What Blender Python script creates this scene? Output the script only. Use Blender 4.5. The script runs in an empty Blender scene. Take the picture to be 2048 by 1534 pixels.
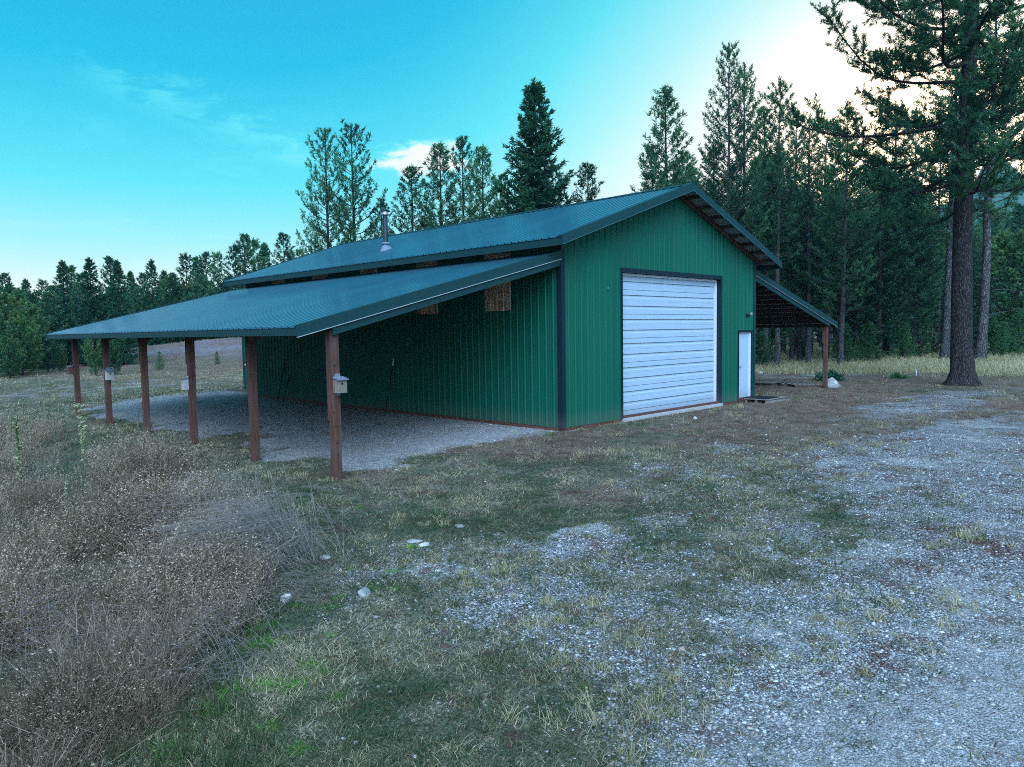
import bpy, math, random
import numpy as np
from mathutils import Vector, Matrix
R = math.radians
PI = math.pi
random.seed(7)
rng = np.random.default_rng(11)
sc = bpy.context.scene
COL = sc.collection

# ------------------------------------------------------------------ camera
CAM = np.array([-12.536, -10.912, 2.202])
F_ = np.array([0.70580224, 0.70482202, -0.07119766])
R_ = np.array([0.70576384, -0.70828352, -0.015227])
U_ = np.cross(R_, F_)
FPX = 1467.8                                   # focal length in photo pixels
cam_d = bpy.data.cameras.new('camera')
cam = bpy.data.objects.new('camera', cam_d)
COL.objects.link(cam)
cam.matrix_world = Matrix(((R_[0], U_[0], -F_[0], CAM[0]), (R_[1], U_[1], -F_[1], CAM[1]),
                           (R_[2], U_[2], -F_[2], CAM[2]), (0, 0, 0, 1)))
cam_d.sensor_width = 36
cam_d.lens = 36 * FPX / 2048
cam_d.clip_end = 6000
cam_d.clip_start = 0.05
sc.camera = cam

# ------------------------------------------------------------------ exposure, sun, sky
sc.view_settings.view_transform = 'Standard'
sc.view_settings.look = 'None'
sc.view_settings.exposure = 0
sc.view_settings.gamma = 1
SUN_AZ, SUN_EL = R(74), R(10.5)                # azimuth from +y towards +x
SUN = (math.sin(SUN_AZ) * math.cos(SUN_EL), math.cos(SUN_AZ) * math.cos(SUN_EL), math.sin(SUN_EL))
sd = bpy.data.lights.new('sun', 'SUN')
sd.energy = 1.6
sd.angle = R(0.5)
sd.color = (1.0, 0.74, 0.46)
so = bpy.data.objects.new('sun', sd)
COL.objects.link(so)
so.rotation_euler = Vector(SUN).to_track_quat('Z', 'Y').to_euler()

w = bpy.data.worlds.new('World')
sc.world = w
w.use_nodes = True
w.cycles.sampling_method = 'MANUAL'
w.cycles.sample_map_resolution = 1024
NT = w.node_tree
NT.nodes.clear()


class G:
    """small node graph helper"""
    def __init__(s, nt): s.nt = nt
    def n(s, t, **kw):
        nd = s.nt.nodes.new(t)
        ins = kw.pop('i', {})
        for k, v in kw.items(): setattr(nd, k, v)
        for k, v in ins.items(): s.put(nd.inputs[k], v)
        return nd
    def put(s, sock, v):
        if isinstance(v, bpy.types.NodeSocket): s.nt.links.new(v, sock)
        elif isinstance(v, bpy.types.Node): s.nt.links.new(v.outputs[0], sock)
        else: sock.default_value = v
    def m(s, op, a, b=None, c=None, clamp=False):
        nd = s.nt.nodes.new('ShaderNodeMath')
        nd.operation = op
        nd.use_clamp = clamp
        s.put(nd.inputs[0], a)
        if b is not None: s.put(nd.inputs[1], b)
        if c is not None: s.put(nd.inputs[2], c)
        return nd.outputs[0]
    def vm(s, op, a, b=None):
        nd = s.nt.nodes.new('ShaderNodeVectorMath')
        nd.operation = op
        s.put(nd.inputs[0], a)
        if b is not None: s.put(nd.inputs[1], b)
        return nd.outputs['Value' if op in ('DOT_PRODUCT', 'LENGTH') else 'Vector']
    def mix(s, f, a, b, mode='MIX'):
        nd = s.nt.nodes.new('ShaderNodeMix')
        nd.data_type = 'RGBA'
        nd.blend_type = mode
        s.put(nd.inputs[0], f)
        s.put(nd.inputs[6], a if not isinstance(a, tuple) else (*a[:3], 1))
        s.put(nd.inputs[7], b if not isinstance(b, tuple) else (*b[:3], 1))
        return nd.outputs[2]
    def ramp(s, f, stops, mode='LINEAR'):
        nd = s.nt.nodes.new('ShaderNodeValToRGB')
        cr = nd.color_ramp
        cr.interpolation = mode
        while len(cr.elements) < len(stops): cr.elements.new(0.5)
        for e, (p, c) in zip(cr.elements, stops):
            e.position = p
            e.color = (*c, 1) if isinstance(c, tuple) else (c, c, c, 1)
        s.put(nd.inputs[0], f)
        return nd.outputs[0]
    def noise(s, vec, scale, detail=3, rough=.55, dist=0):
        nd = s.nt.nodes.new('ShaderNodeTexNoise')
        nd.inputs['Scale'].default_value = scale
        nd.inputs['Detail'].default_value = detail
        nd.inputs['Roughness'].default_value = rough
        nd.inputs['Distortion'].default_value = dist
        s.put(nd.inputs['Vector'], vec)
        return nd.outputs['Fac']
    def sm(s, v, a, b):
        nd = s.nt.nodes.new('ShaderNodeMapRange')
        nd.interpolation_type = 'SMOOTHSTEP'
        s.put(nd.inputs[0], v)
        nd.inputs[1].default_value = a
        nd.inputs[2].default_value = b
        return nd.outputs[0]


g = G(NT)
tc = g.n('ShaderNodeTexCoord')
dirv = g.vm('NORMALIZE', tc.outputs['Generated'])
sep = g.n('ShaderNodeSeparateXYZ', i={0: dirv})
el = g.m('MAXIMUM', sep.outputs[2], 0.0)
sdot = g.vm('DOT_PRODUCT', dirv, SUN)
hor = g.m('MULTIPLY', g.m('EXPONENT', g.m('MULTIPLY', el, -5.4)), 1.36)
sunp = g.m('POWER', g.m('MAXIMUM', g.m('DIVIDE', g.m('SUBTRACT', sdot, 0.47), 0.53), 0.0), 6.2)
wht = g.m('ADD', hor, sunp)


def px_dir(u, v):
    d = F_ + R_ * (u - 1024) / FPX - U_ * (v - 767) / FPX
    return d / np.linalg.norm(d)


# thin cloud wisps and one brighter cloud low over the trees
cn = g.noise(g.vm('MULTIPLY', dirv, (3.2, 3.2, 16.0)), 1.6, 6, .6, .6)
bank_ = g.m('MULTIPLY', g.sm(cn, .5, .72), g.m('MULTIPLY', g.sm(el, .03, .10), g.m('SUBTRACT', 1.0, g.sm(el, .22, .34))))
cd = px_dir(845, 318)
c_ax = np.cross(cd, [0, 0, 1]); c_ax /= np.linalg.norm(c_ax)
c_up = np.cross(c_ax, cd)
cu = g.m('DIVIDE', g.vm('DOT_PRODUCT', dirv, tuple(c_ax)), 0.068)
cv = g.m('DIVIDE', g.m('ADD', g.vm('DOT_PRODUCT', dirv, tuple(c_up)), 0.0), 0.022)
cr_ = g.m('SQRT', g.m('ADD', g.m('MULTIPLY', cu, cu), g.m('MULTIPLY', cv, cv)))
fine = g.noise(g.vm('MULTIPLY', dirv, (9, 9, 26)), 2.5, 5, .6, .4)
fr = g.m('GREATER_THAN', g.vm('DOT_PRODUCT', dirv, tuple(cd)), 0.5)
puff = g.m('MULTIPLY', g.m('SUBTRACT', 1.0, g.sm(g.m('ADD', cr_, g.m('MULTIPLY', g.m('SUBTRACT', fine, .5), 2.2)), .35, 1.2)), fr)
# diagonal contrail-like wisp at the upper left
a0, a1 = px_dir(200, 150), px_dir(600, 310)
wn = np.cross(a0, a1); wn /= np.linalg.norm(wn)
wm = (a0 + a1) / 2; wm /= np.linalg.norm(wm)
wd = g.m('ABSOLUTE', g.m('ADD', g.vm('DOT_PRODUCT', dirv, tuple(wn)), g.m('MULTIPLY', g.m('SUBTRACT', fine, .5), .09)))
wisp = g.m('MULTIPLY', g.m('SUBTRACT', 1.0, g.sm(wd, .0, .035)), g.m('MULTIPLY', g.sm(g.vm('DOT_PRODUCT', dirv, tuple(wm)), .985, .998), g.sm(fine, .38, .62)))
cloud = g.m('ADD', g.m('ADD', g.m('MULTIPLY', bank_, .05), g.m('MULTIPLY', puff, .75)), g.m('MULTIPLY', wisp, .15))
wht2 = g.m('ADD', wht, cloud, clamp=False)
skyc = g.ramp(g.m('MULTIPLY', wht2, 0.8), [(0, (0.0, .34, .69)), (.20, (.002, .50, .78)), (.40, (.11, .76, .88)), (.60, (.42, .88, .92)), (.80, (.86, .96, .92)), (1, (1.0, .95, .86))])
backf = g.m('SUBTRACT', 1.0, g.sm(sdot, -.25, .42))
lobe = Vector((-.50, -.56, .66)).normalized()  # bright lobe added to the sky behind the camera for directional light
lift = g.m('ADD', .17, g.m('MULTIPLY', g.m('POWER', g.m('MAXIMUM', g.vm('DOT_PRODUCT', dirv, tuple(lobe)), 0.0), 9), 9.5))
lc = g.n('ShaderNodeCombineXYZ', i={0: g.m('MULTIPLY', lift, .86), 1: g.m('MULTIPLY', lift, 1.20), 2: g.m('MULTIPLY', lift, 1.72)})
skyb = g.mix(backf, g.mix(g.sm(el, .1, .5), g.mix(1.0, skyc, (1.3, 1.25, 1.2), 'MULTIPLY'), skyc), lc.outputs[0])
glow = g.m('MULTIPLY', g.m('POWER', g.m('MAXIMUM', sdot, 0.0), 110), 1.4)
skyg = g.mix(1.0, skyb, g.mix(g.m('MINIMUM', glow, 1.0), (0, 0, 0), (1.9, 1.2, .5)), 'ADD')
nis = g.n('ShaderNodeTexSky', sky_type='NISHITA', sun_disc=False, sun_elevation=SUN_EL, sun_rotation=SUN_AZ)
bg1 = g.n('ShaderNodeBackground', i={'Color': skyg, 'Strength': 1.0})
bg2 = g.n('ShaderNodeBackground', i={'Color': nis.outputs[0], 'Strength': 0.004})
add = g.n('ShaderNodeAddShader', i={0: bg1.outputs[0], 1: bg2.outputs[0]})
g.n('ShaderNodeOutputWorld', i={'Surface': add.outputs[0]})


# ------------------------------------------------------------------ object helpers
def tag(o, label=None, cat=None, group=None, kind=None):
    if label: o['label'] = label
    if cat: o['category'] = cat
    if group: o['group'] = group
    if kind: o['kind'] = kind
    return o


def empty(name, loc, label, cat, group=None, rz=0):
    o = bpy.data.objects.new(name, None)
    COL.objects.link(o)
    o.location = loc
    o.rotation_euler.z = rz
    o.empty_display_size = .2
    return tag(o, label, cat, group)


def link_mesh(name, me, mat, parent=None, local=False):
    o = bpy.data.objects.new(name, me)
    COL.objects.link(o)
    if mat is not None and not me.materials: me.materials.append(mat)
    if parent is not None:
        o.parent = parent
    return o


def np_mesh(name, V, Fc, tint=None, smooth=False):
    """V (n,3); Fc (m,3) or (m,4) int"""
    me = bpy.data.meshes.new(name)
    k = Fc.shape[1]
    me.vertices.add(len(V))
    me.vertices.foreach_set('co', np.ascontiguousarray(V, dtype=np.float32).ravel())
    me.loops.add(Fc.size)
    me.loops.foreach_set('vertex_index', np.ascontiguousarray(Fc, dtype=np.int32).ravel())
    me.polygons.add(len(Fc))
    me.polygons.foreach_set('loop_start', np.arange(0, Fc.size, k, dtype=np.int32))
    if smooth: me.polygons.foreach_set('use_smooth', np.ones(len(Fc), dtype=bool))
    me.update(calc_edges=True)
    if tint is not None:
        if tint.ndim == 1:
            a = me.attributes.new('tint', 'FLOAT', 'POINT')
            a.data.foreach_set('value', tint.astype(np.float32))
        else:
            a = me.attributes.new('tint', 'FLOAT_COLOR', 'POINT')
            a.data.foreach_set('color', np.ascontiguousarray(tint, dtype=np.float32).ravel())
    return me


class MB:
    def __init__(s): s.v = []; s.f = []; s.sm = []
    def add(s, vs, fs, smooth=False):
        b = len(s.v)
        s.v += [tuple(v) for v in vs]
        s.f += [tuple(b + i for i in f) for f in fs]
        s.sm += [smooth] * len(fs)
        return s
    def box(s, x0, x1, y0, y1, z0, z1):
        vs = [(x, y, z) for x in (x0, x1) for y in (y0, y1) for z in (z0, z1)]
        return s.add(vs, [(0, 1, 3, 2), (4, 6, 7, 5), (0, 4, 5, 1), (2, 3, 7, 6), (0, 2, 6, 4), (1, 5, 7, 3)])
    def hexa(s, bot, top):
        """bot, top: 4 points each, counter-clockwise seen from above"""
        return s.add(list(bot) + list(top), [(3, 2, 1, 0), (4, 5, 6, 7), (0, 1, 5, 4), (1, 2, 6, 5), (2, 3, 7, 6), (3, 0, 4, 7)])
    def beam(s, a, b, w_, h_, up=(0, 0, 1)):
        a, b = Vector(a), Vector(b)
        d = (b - a).normalized()
        sx = d.cross(Vector(up)).normalized() * (w_ / 2)
        uz = sx.cross(d).normalized() * (h_ / 2)
        c = [a - sx - uz, a + sx - uz, a + sx + uz, a - sx + uz, b - sx - uz, b + sx - uz, b + sx + uz, b - sx + uz]
        return s.add(c, [(0, 1, 2, 3), (7, 6, 5, 4), (0, 4, 5, 1), (1, 5, 6, 2), (2, 6, 7, 3), (3, 7, 4, 0)])
    def tube(s, pts, rad, n=8, cap=True):
        pts = [Vector(p) for p in pts]
        if not hasattr(rad, '__len__'): rad = [rad] * len(pts)
        vs, fs = [], []
        for i, p in enumerate(pts):
            d = (pts[min(i + 1, len(pts) - 1)] - pts[max(i - 1, 0)]).normalized()
            a = d.cross(Vector((0, 0, 1)) if abs(d.z) < .9 else Vector((1, 0, 0))).normalized()
            b = d.cross(a)
            for k in range(n):
                t = 2 * PI * k / n
                vs.append(p + (a * math.cos(t) + b * math.sin(t)) * rad[i])
        for i in range(len(pts) - 1):
            for k in range(n):
                fs.append((i * n + k, i * n + (k + 1) % n, (i + 1) * n + (k + 1) % n, (i + 1) * n + k))
        if cap:
            fs.append(tuple(reversed(range(n))))
            fs.append(tuple((len(pts) - 1) * n + k for k in range(n)))
        return s.add(vs, fs, True)
    def lathe(s, prof, c, n=20):
        vs, fs = [], []
        for r, z in prof:
            for k in range(n):
                t = 2 * PI * k / n
                vs.append((c[0] + r * math.cos(t), c[1] + r * math.sin(t), c[2] + z))
        for i in range(len(prof) - 1):
            for k in range(n):
                fs.append((i * n + k, i * n + (k + 1) % n, (i + 1) * n + (k + 1) % n, (i + 1) * n + k))
        return s.add(vs, fs, True)
    def build(s, name, mat, parent=None, origin=None):
        me = bpy.data.meshes.new(name)
        V = s.v
        if origin is not None: V = [(a - origin[0], b - origin[1], c - origin[2]) for a, b, c in V]
        me.from_pydata(V, [], s.f)
        if any(s.sm): me.polygons.foreach_set('use_smooth', s.sm)
        me.update()
        o = link_mesh(name, me, mat, parent)
        if origin is not None: o.location = origin
        return o


# ------------------------------------------------------------------ materials
def new_mat(name):
    m = bpy.data.materials.new(name)
    m.use_nodes = True
    m.node_tree.nodes.clear()
    return m, G(m.node_tree)


def finish(g, bsdf, disp=None):
    g.n('ShaderNodeOutputMaterial', i={'Surface': bsdf})


def pbr(g, color, rough=.7, spec=.5, metal=0, bump=None, bstr=.3, bdist=.01, coat=0):
    b = g.n('ShaderNodeBsdfPrincipled')
    g.put(b.inputs['Base Color'], (*color, 1) if isinstance(color, tuple) else color)
    g.put(b.inputs['Roughness'], rough)
    b.inputs['Specular IOR Level'].default_value = spec
    g.put(b.inputs['Metallic'], metal)
    if coat:
        b.inputs['Coat Weight'].default_value = coat
        b.inputs['Coat Roughness'].default_value = .10
    if bump is not None:
        bn = g.n('ShaderNodeBump', i={'Strength': bstr, 'Distance': bdist, 'Height': bump})
        g.put(b.inputs['Normal'], bn.outputs[0])
    return b.outputs[0]


def mat_metal(name, col, rough=.38, dirt=.25, spec=.5, bst=.25, metal=0, coat=0, sheet_y=False):
    m, g = new_mat(name)
    pos = g.n('ShaderNodeNewGeometry').outputs['Position']
    n1 = g.noise(pos, 1.3, 4, .6)
    sx_ = g.n('ShaderNodeSeparateXYZ', i={0: pos})
    sheet = g.n('ShaderNodeTexWhiteNoise', noise_dimensions='2D', i={'Vector': g.n('ShaderNodeCombineXYZ', i={0: g.m('FLOOR', g.m('DIVIDE', sx_.outputs[1], .9144)), 1: g.m('FLOOR', g.m('DIVIDE', sx_.outputs[0], 30.0 if sheet_y else .9144)), 2: 0.0}).outputs[0]}).outputs[0]
    n2 = g.noise(g.vm('MULTIPLY', pos, (6, 6, .8)), 3.0, 4, .6)
    n3 = g.noise(pos, 70, 2, .5)
    c = g.mix(g.m('MULTIPLY', g.sm(n2, .45, .8), dirt), col, tuple(x * .6 + .05 for x in col))
    c = g.mix(g.m('MULTIPLY', g.sm(n3, .62, .75), dirt * .7), c, tuple(x * .5 + .12 for x in col))
    c = g.mix(g.m('MULTIPLY', sheet, .25 if 'ing' in name else 0.0), c, tuple(x * .45 for x in col))
    zz = g.n('ShaderNodeSeparateXYZ', i={0: pos}).outputs[2]
    spl = g.m('MULTIPLY', g.m('SUBTRACT', 1.0, g.sm(g.m('ADD', zz, g.m('MULTIPLY', g.m('SUBTRACT', n3, .5), .5)), .0, .42)), .28)
    c = g.mix(spl, c, (.12, .11, .09))
    r = g.m('ADD', g.m('MULTIPLY', n1, .22), rough - .1)
    finish(g, pbr(g, c, r, spec, metal, bump=g.noise(pos, 2.2, 2, .5), bstr=bst, bdist=.008, coat=coat))
    return m


def mat_wood(name, col, axis=2, dark=.45, rough=.75, scale=1.0):
    m, g = new_mat(name)
    tc = g.n('ShaderNodeTexCoord').outputs['Object']
    st = [14 * scale] * 3
    st[axis] = .9 * scale
    n = g.noise(g.vm('MULTIPLY', tc, tuple(st)), 2.2, 6, .65, .6)
    n2 = g.noise(tc, 1.7, 3, .5)
    kn = g.noise(tc, 9, 1, .4)
    c = g.mix(g.sm(n, .3, .72), tuple(x * dark for x in col), col)
    c = g.mix(g.m('MULTIPLY', g.sm(n2, .45, .75), .45), c, tuple(x * .5 + .06 for x in col))
    c = g.mix(g.m('MULTIPLY', g.sm(kn, .70, .76), .8), c, tuple(x * .15 for x in col))
    finish(g, pbr(g, c, rough, .3, bump=n, bstr=.5, bdist=.004))
    return m


def mat_simple(name, col, rough=.6, spec=.4, metal=0, var=.25, scale=6.0):
    m, g = new_mat(name)
    tc = g.n('ShaderNodeTexCoord').outputs['Object']
    n = g.noise(tc, scale, 4, .6)
    c = g.mix(g.m('MULTIPLY', g.sm(n, .35, .7), var), col, tuple(x * .45 for x in col))
    finish(g, pbr(g, c, rough, spec, metal, bump=n, bstr=.2, bdist=.005))
    return m


M = {}
M['wall'] = mat_metal('green_siding', (.002, .102, .060), .50, .2, .2)
M['roof'] = mat_metal('green_roofing', (.026, .115, .150), .30, .12, .8, .02, .35, 1.0, True)
M['trim'] = mat_metal('dark_green_trim', (.008, .040, .042), .5, .12, .22)
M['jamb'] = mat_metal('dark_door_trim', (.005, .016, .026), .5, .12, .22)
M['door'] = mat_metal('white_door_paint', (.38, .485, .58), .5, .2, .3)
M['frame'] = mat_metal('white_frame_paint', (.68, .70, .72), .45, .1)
M['post'] = mat_wood('red_brown_post', (.135, .060, .042), 2)
M['purlin'] = mat_wood('dark_lumber', (.10, .050, .035), 1)
M['skirt'] = mat_wood('skirt_board', (.16, .062, .042), 1)
M['graywood'] = mat_wood('weathered_wood', (.30, .27, .24), 0)
M['palewood'] = mat_wood('pale_birdhouse_wood', (.30, .24, .18), 2, .4)
M['whitewood'] = mat_simple('white_birdhouse_paint', (.46, .44, .40), .6)
M['soffit'] = mat_simple('pale_roof_underside', (.20, .22, .23), .6)
M['concrete'] = mat_simple('concrete', (.42, .42, .41), .85, .3, 0, .35, 9)
M['pipe'] = mat_metal('black_pipe', (.022, .030, .042), .40, .2)
M['silver'] = mat_simple('galvanised_steel', (.55, .57, .60), .35, .5, .7, .2, 10)
M['black'] = mat_simple('black_rubber', (.015, .016, .018), .7)
M['iron'] = mat_simple('dark_iron', (.03, .022, .02), .6, .4, .3)
M['hole'] = mat_simple('dark_hole', (.008, .007, .006), .9)
M['flash'] = mat_simple('grey_flashing', (.16, .21, .27), .6)
M['seam_shade'] = mat_simple('dark_seam_shade', (.05, .08, .10), .7)
M['slate'] = mat_simple('grey_metal_flashing', (.16, .19, .24), .45)
M['glass'] = mat_simple('dark_window_glass', (.02, .03, .035), .08, .8)


def _panel():
    m, g = new_mat('brown_translucent_panel')
    pos = g.n('ShaderNodeNewGeometry').outputs['Position']
    n = g.noise(g.vm('MULTIPLY', pos, (4, 26, 1.1)), 1.5, 5, .65)
    n2 = g.noise(g.vm('MULTIPLY', pos, (1, 1.5, 14)), 1.2, 3, .5)
    c = g.mix(g.sm(n, .3, .7), (.17, .095, .055), (.88, .56, .35))
    c = g.mix(g.m('MULTIPLY', g.sm(n2, .52, .68), .5), c, (.05, .030, .02))
    finish(g, pbr(g, c, .3, .5))
    return m


M['panel'] = _panel()


def _rock():
    m, g = new_mat('stone')
    tc = g.n('ShaderNodeTexCoord').outputs['Object']
    rnd = g.n('ShaderNodeObjectInfo').outputs['Random']
    n = g.noise(tc, 7, 5, .65)
    c = g.mix(g.sm(n, .3, .75), (.16, .16, .16), (.46, .45, .42))
    finish(g, pbr(g, c, .85, .3, bump=n, bstr=.6, bdist=.02))
    return m


M['rock'] = _rock()
M['rockwhite'] = mat_simple('pale_stone', (.52, .50, .44), .8, .3, 0, .6, 9)


def _bark(name, c1, c2):
    m, g = new_mat(name)
    tc = g.n('ShaderNodeTexCoord').outputs['Object']
    n = g.noise(g.vm('MULTIPLY', tc, (1, 1, .28)), 11, 5, .65, .8)
    v = g.n('ShaderNodeTexVoronoi', feature='DISTANCE_TO_EDGE', i={'Vector': g.vm('ADD', g.vm('MULTIPLY', tc, (1, 1, .24)), g.vm('MULTIPLY', g.n('ShaderNodeTexNoise', i={'Vector': tc, 'Scale': 6.0}).outputs['Color'], (.12, .12, .05))), 'Scale': 19.0})
    e = g.sm(v.outputs['Distance'], .0, .22)
    c = g.mix(g.sm(n, .3, .7), c1, c2)
    c = g.mix(e, tuple(x * .45 for x in c1), c)
    finish(g, pbr(g, c, .9, .25, bump=g.m('ADD', e, g.m('MULTIPLY', n, .6)), bstr=1.0, bdist=.03))
    return m


M['bark'] = _bark('pine_bark', (.028, .025, .024), (.082, .071, .066))
M['barkgrey'] = _bark('grey_bark', (.07, .07, .072), (.21, .20, .195))


def _foliage(name, cols, trans=.35):
    m, g = new_mat(name)
    at = g.n('ShaderNodeAttribute', attribute_name='tint').outputs['Fac']
    rnd = g.n('ShaderNodeObjectInfo').outputs['Random']
    pos = g.n('ShaderNodeNewGeometry').outputs['Position']
    n = g.noise(pos, .8, 2, .5)
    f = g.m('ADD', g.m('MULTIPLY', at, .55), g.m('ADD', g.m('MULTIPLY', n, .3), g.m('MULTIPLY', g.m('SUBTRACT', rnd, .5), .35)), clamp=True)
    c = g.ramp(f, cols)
    d = g.n('ShaderNodeBsdfDiffuse', i={'Color': c})
    t = g.n('ShaderNodeBsdfTranslucent', i={'Color': g.mix(1.0, c, (1.1, 1.25, .6), 'MULTIPLY')})
    gl = g.n('ShaderNodeBsdfGlossy', i={'Color': (.5, .5, .5, 1), 'Roughness': .5})
    mx = g.n('ShaderNodeMixShader', i={0: trans, 1: d.outputs[0], 2: t.outputs[0]})
    mx2 = g.n('ShaderNodeMixShader', i={0: .04, 1: mx.outputs[0], 2: gl.outputs[0]})
    finish(g, mx2.outputs[0])
    return m


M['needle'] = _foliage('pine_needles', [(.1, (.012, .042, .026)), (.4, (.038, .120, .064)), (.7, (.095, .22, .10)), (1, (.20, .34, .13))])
M['needlefir'] = _foliage('fir_needles', [(.1, (.012, .055, .034)), (.5, (.028, .110, .062)), (1, (.075, .20, .09))])
M['needleyoung'] = _foliage('young_needles', [(.1, (.024, .095, .040)), (.5, (.055, .17, .065)), (1, (.14, .26, .08))])
M['leaf'] = _foliage('shrub_leaves', [(.1, (.026, .085, .040)), (.5, (.065, .160, .070)), (1, (.22, .28, .08))])
M['weed'] = _foliage('dry_weeds', [(.0, (.030, .035, .022)), (.18, (.15, .105, .070)), (.36, (.34, .25, .18)), (.6, (.62, .49, .36)), (.82, (1.0, .85, .60))], .25)
M['grass'] = _foliage('short_grass', [(.0, (.018, .055, .020)), (.25, (.038, .080, .030)), (.42, (.12, .12, .062)), (.65, (.42, .355, .22)), (1, (.85, .74, .52))], .3)
M['tuft'] = _foliage('green_tufts', [(.1, (.05, .15, .03)), (.5, (.12, .32, .045)), (1, (.30, .48, .09))], .3)
M['straw'] = _foliage('tall_dry_grass', [(.0, (.10, .11, .05)), (.3, (.30, .26, .14)), (.6, (.52, .45, .27)), (1, (.78, .68, .44))], .3)
M['mullein'] = _foliage('mullein_leaves', [(.1, (.16, .19, .10)), (.6, (.38, .39, .22)), (1, (.56, .52, .32))], .25)


def _pebble():
    m, g = new_mat('gravel_stones')
    at = g.n('ShaderNodeAttribute', attribute_name='tint').outputs['Fac']
    c = g.ramp(at, [(.0, (.07, .07, .072)), (.3, (.20, .20, .202)), (.6, (.36, .355, .35)), (.82, (.50, .49, .475)), (.90, (.30, .21, .15)), (1, (.70, .69, .66))])
    finish(g, pbr(g, c, .75, .35))
    return m


M['pebble'] = _pebble()


# ------------------------------------------------------------------ numpy value noise, terrain
def _hash(ix, iy, seed):
    h = (ix.astype(np.int64) * 374761393 + iy.astype(np.int64) * 668265263 + seed * 1442695041) & 0xffffffff
    h = ((h ^ (h >> 13)) * 1274126177) & 0xffffffff
    return ((h ^ (h >> 16)) & 0xffff) / 65535.0


def vnoise(x, y, s, seed=0):
    x = x / s; y = y / s
    ix, iy = np.floor(x), np.floor(y)
    fx, fy = x - ix, y - iy
    fx = fx * fx * (3 - 2 * fx); fy = fy * fy * (3 - 2 * fy)
    a = _hash(ix, iy, seed); b = _hash(ix + 1, iy, seed); c = _hash(ix, iy + 1, seed); d = _hash(ix + 1, iy + 1, seed)
    return (a * (1 - fx) + b * fx) * (1 - fy) + (c * (1 - fx) + d * fx) * fy


def fbm(x, y, s, seed=0, o=4):
    t = 0; a = .5; k = 0
    for i in range(o):
        t = t + a * vnoise(x, y, s / 2 ** i, seed + i * 17); k += a; a *= .55
    return t / k


def ss(v, a, b):
    t = np.clip((v - a) / (b - a), 0, 1)
    return t * t * (3 - 2 * t)


BY = np.array([-30, -14, -9.0, -7.6, -6.8, -5.9, -5.0, -4.0, -2.5, -1.0, 0.5, 3, 7, 13, 17, 20, 25])
BX = np.array([-20, -14.3, -12.2, -11.35, -10.95, -10.55, -10.1, -9.2, -8.2, -7.5, -7.2, -6.7, -6.4, -6.9, -7.6, -8.6, -12])


def bnd(y): return np.interp(y, BY, BX)


def weed_d(x, y):
    """metres inside the weedy ditch (positive = inside)"""
    return (bnd(y) - x) * .85 + (fbm(x, y, 1.6, 5, 3) - .5) * .9


def knoll(x, y):
    q, p = (x - 24) * math.cos(R(24)) - (y - 64) * math.sin(R(24)), (x - 24) * math.sin(R(24)) + (y - 64) * math.cos(R(24))
    return np.hypot(q / 21.0, p / 13.0)


def height(x, y):
    x = np.asarray(x, float); y = np.asarray(y, float)
    h = -0.07 + 0 * x
    h = h - .25 * ss(-x, .8, 6.0) * (1 - ss(y, 16, 24) * .3)
    h = h - .04 * ss(-y, .6, 3.0)
    wd = weed_d(x, y)
    inside = ss(wd, -.6, 3.2) * (1 - ss(y, 17, 26))
    h = h - .55 * inside
    # slope seen at the lower left, kept gentle
    h = h + .05 * (fbm(x, y, 3.5, 31, 3) - .5) * ss(np.hypot(x - 4.6, y - 7.7), 3, 12)
    # knoll behind the building and gentle far relief
    kd = knoll(x, y)
    h = h + 2.05 * np.exp(-kd ** 2 * 1.7)
    far = ss(np.hypot(x, y), 60, 260)
    h = h + far * 3.0 * (fbm(x, y, 120, 77, 2) - .3)
    h = h + .02 * (vnoise(x, y, .5, 3) - .5) + .012 * (vnoise(x, y, .17, 9) - .5)
    # building footprint stays flat
    inb = (1 - ss(np.maximum(np.abs(x - 4.6) - 4.6, np.abs(y - 7.75) - 7.75), 0, .5))
    h = h * (1 - inb) + (-.10) * inb
    return h


def hz(x, y): return float(height(np.array([x]), np.array([y]))[0])


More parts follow.
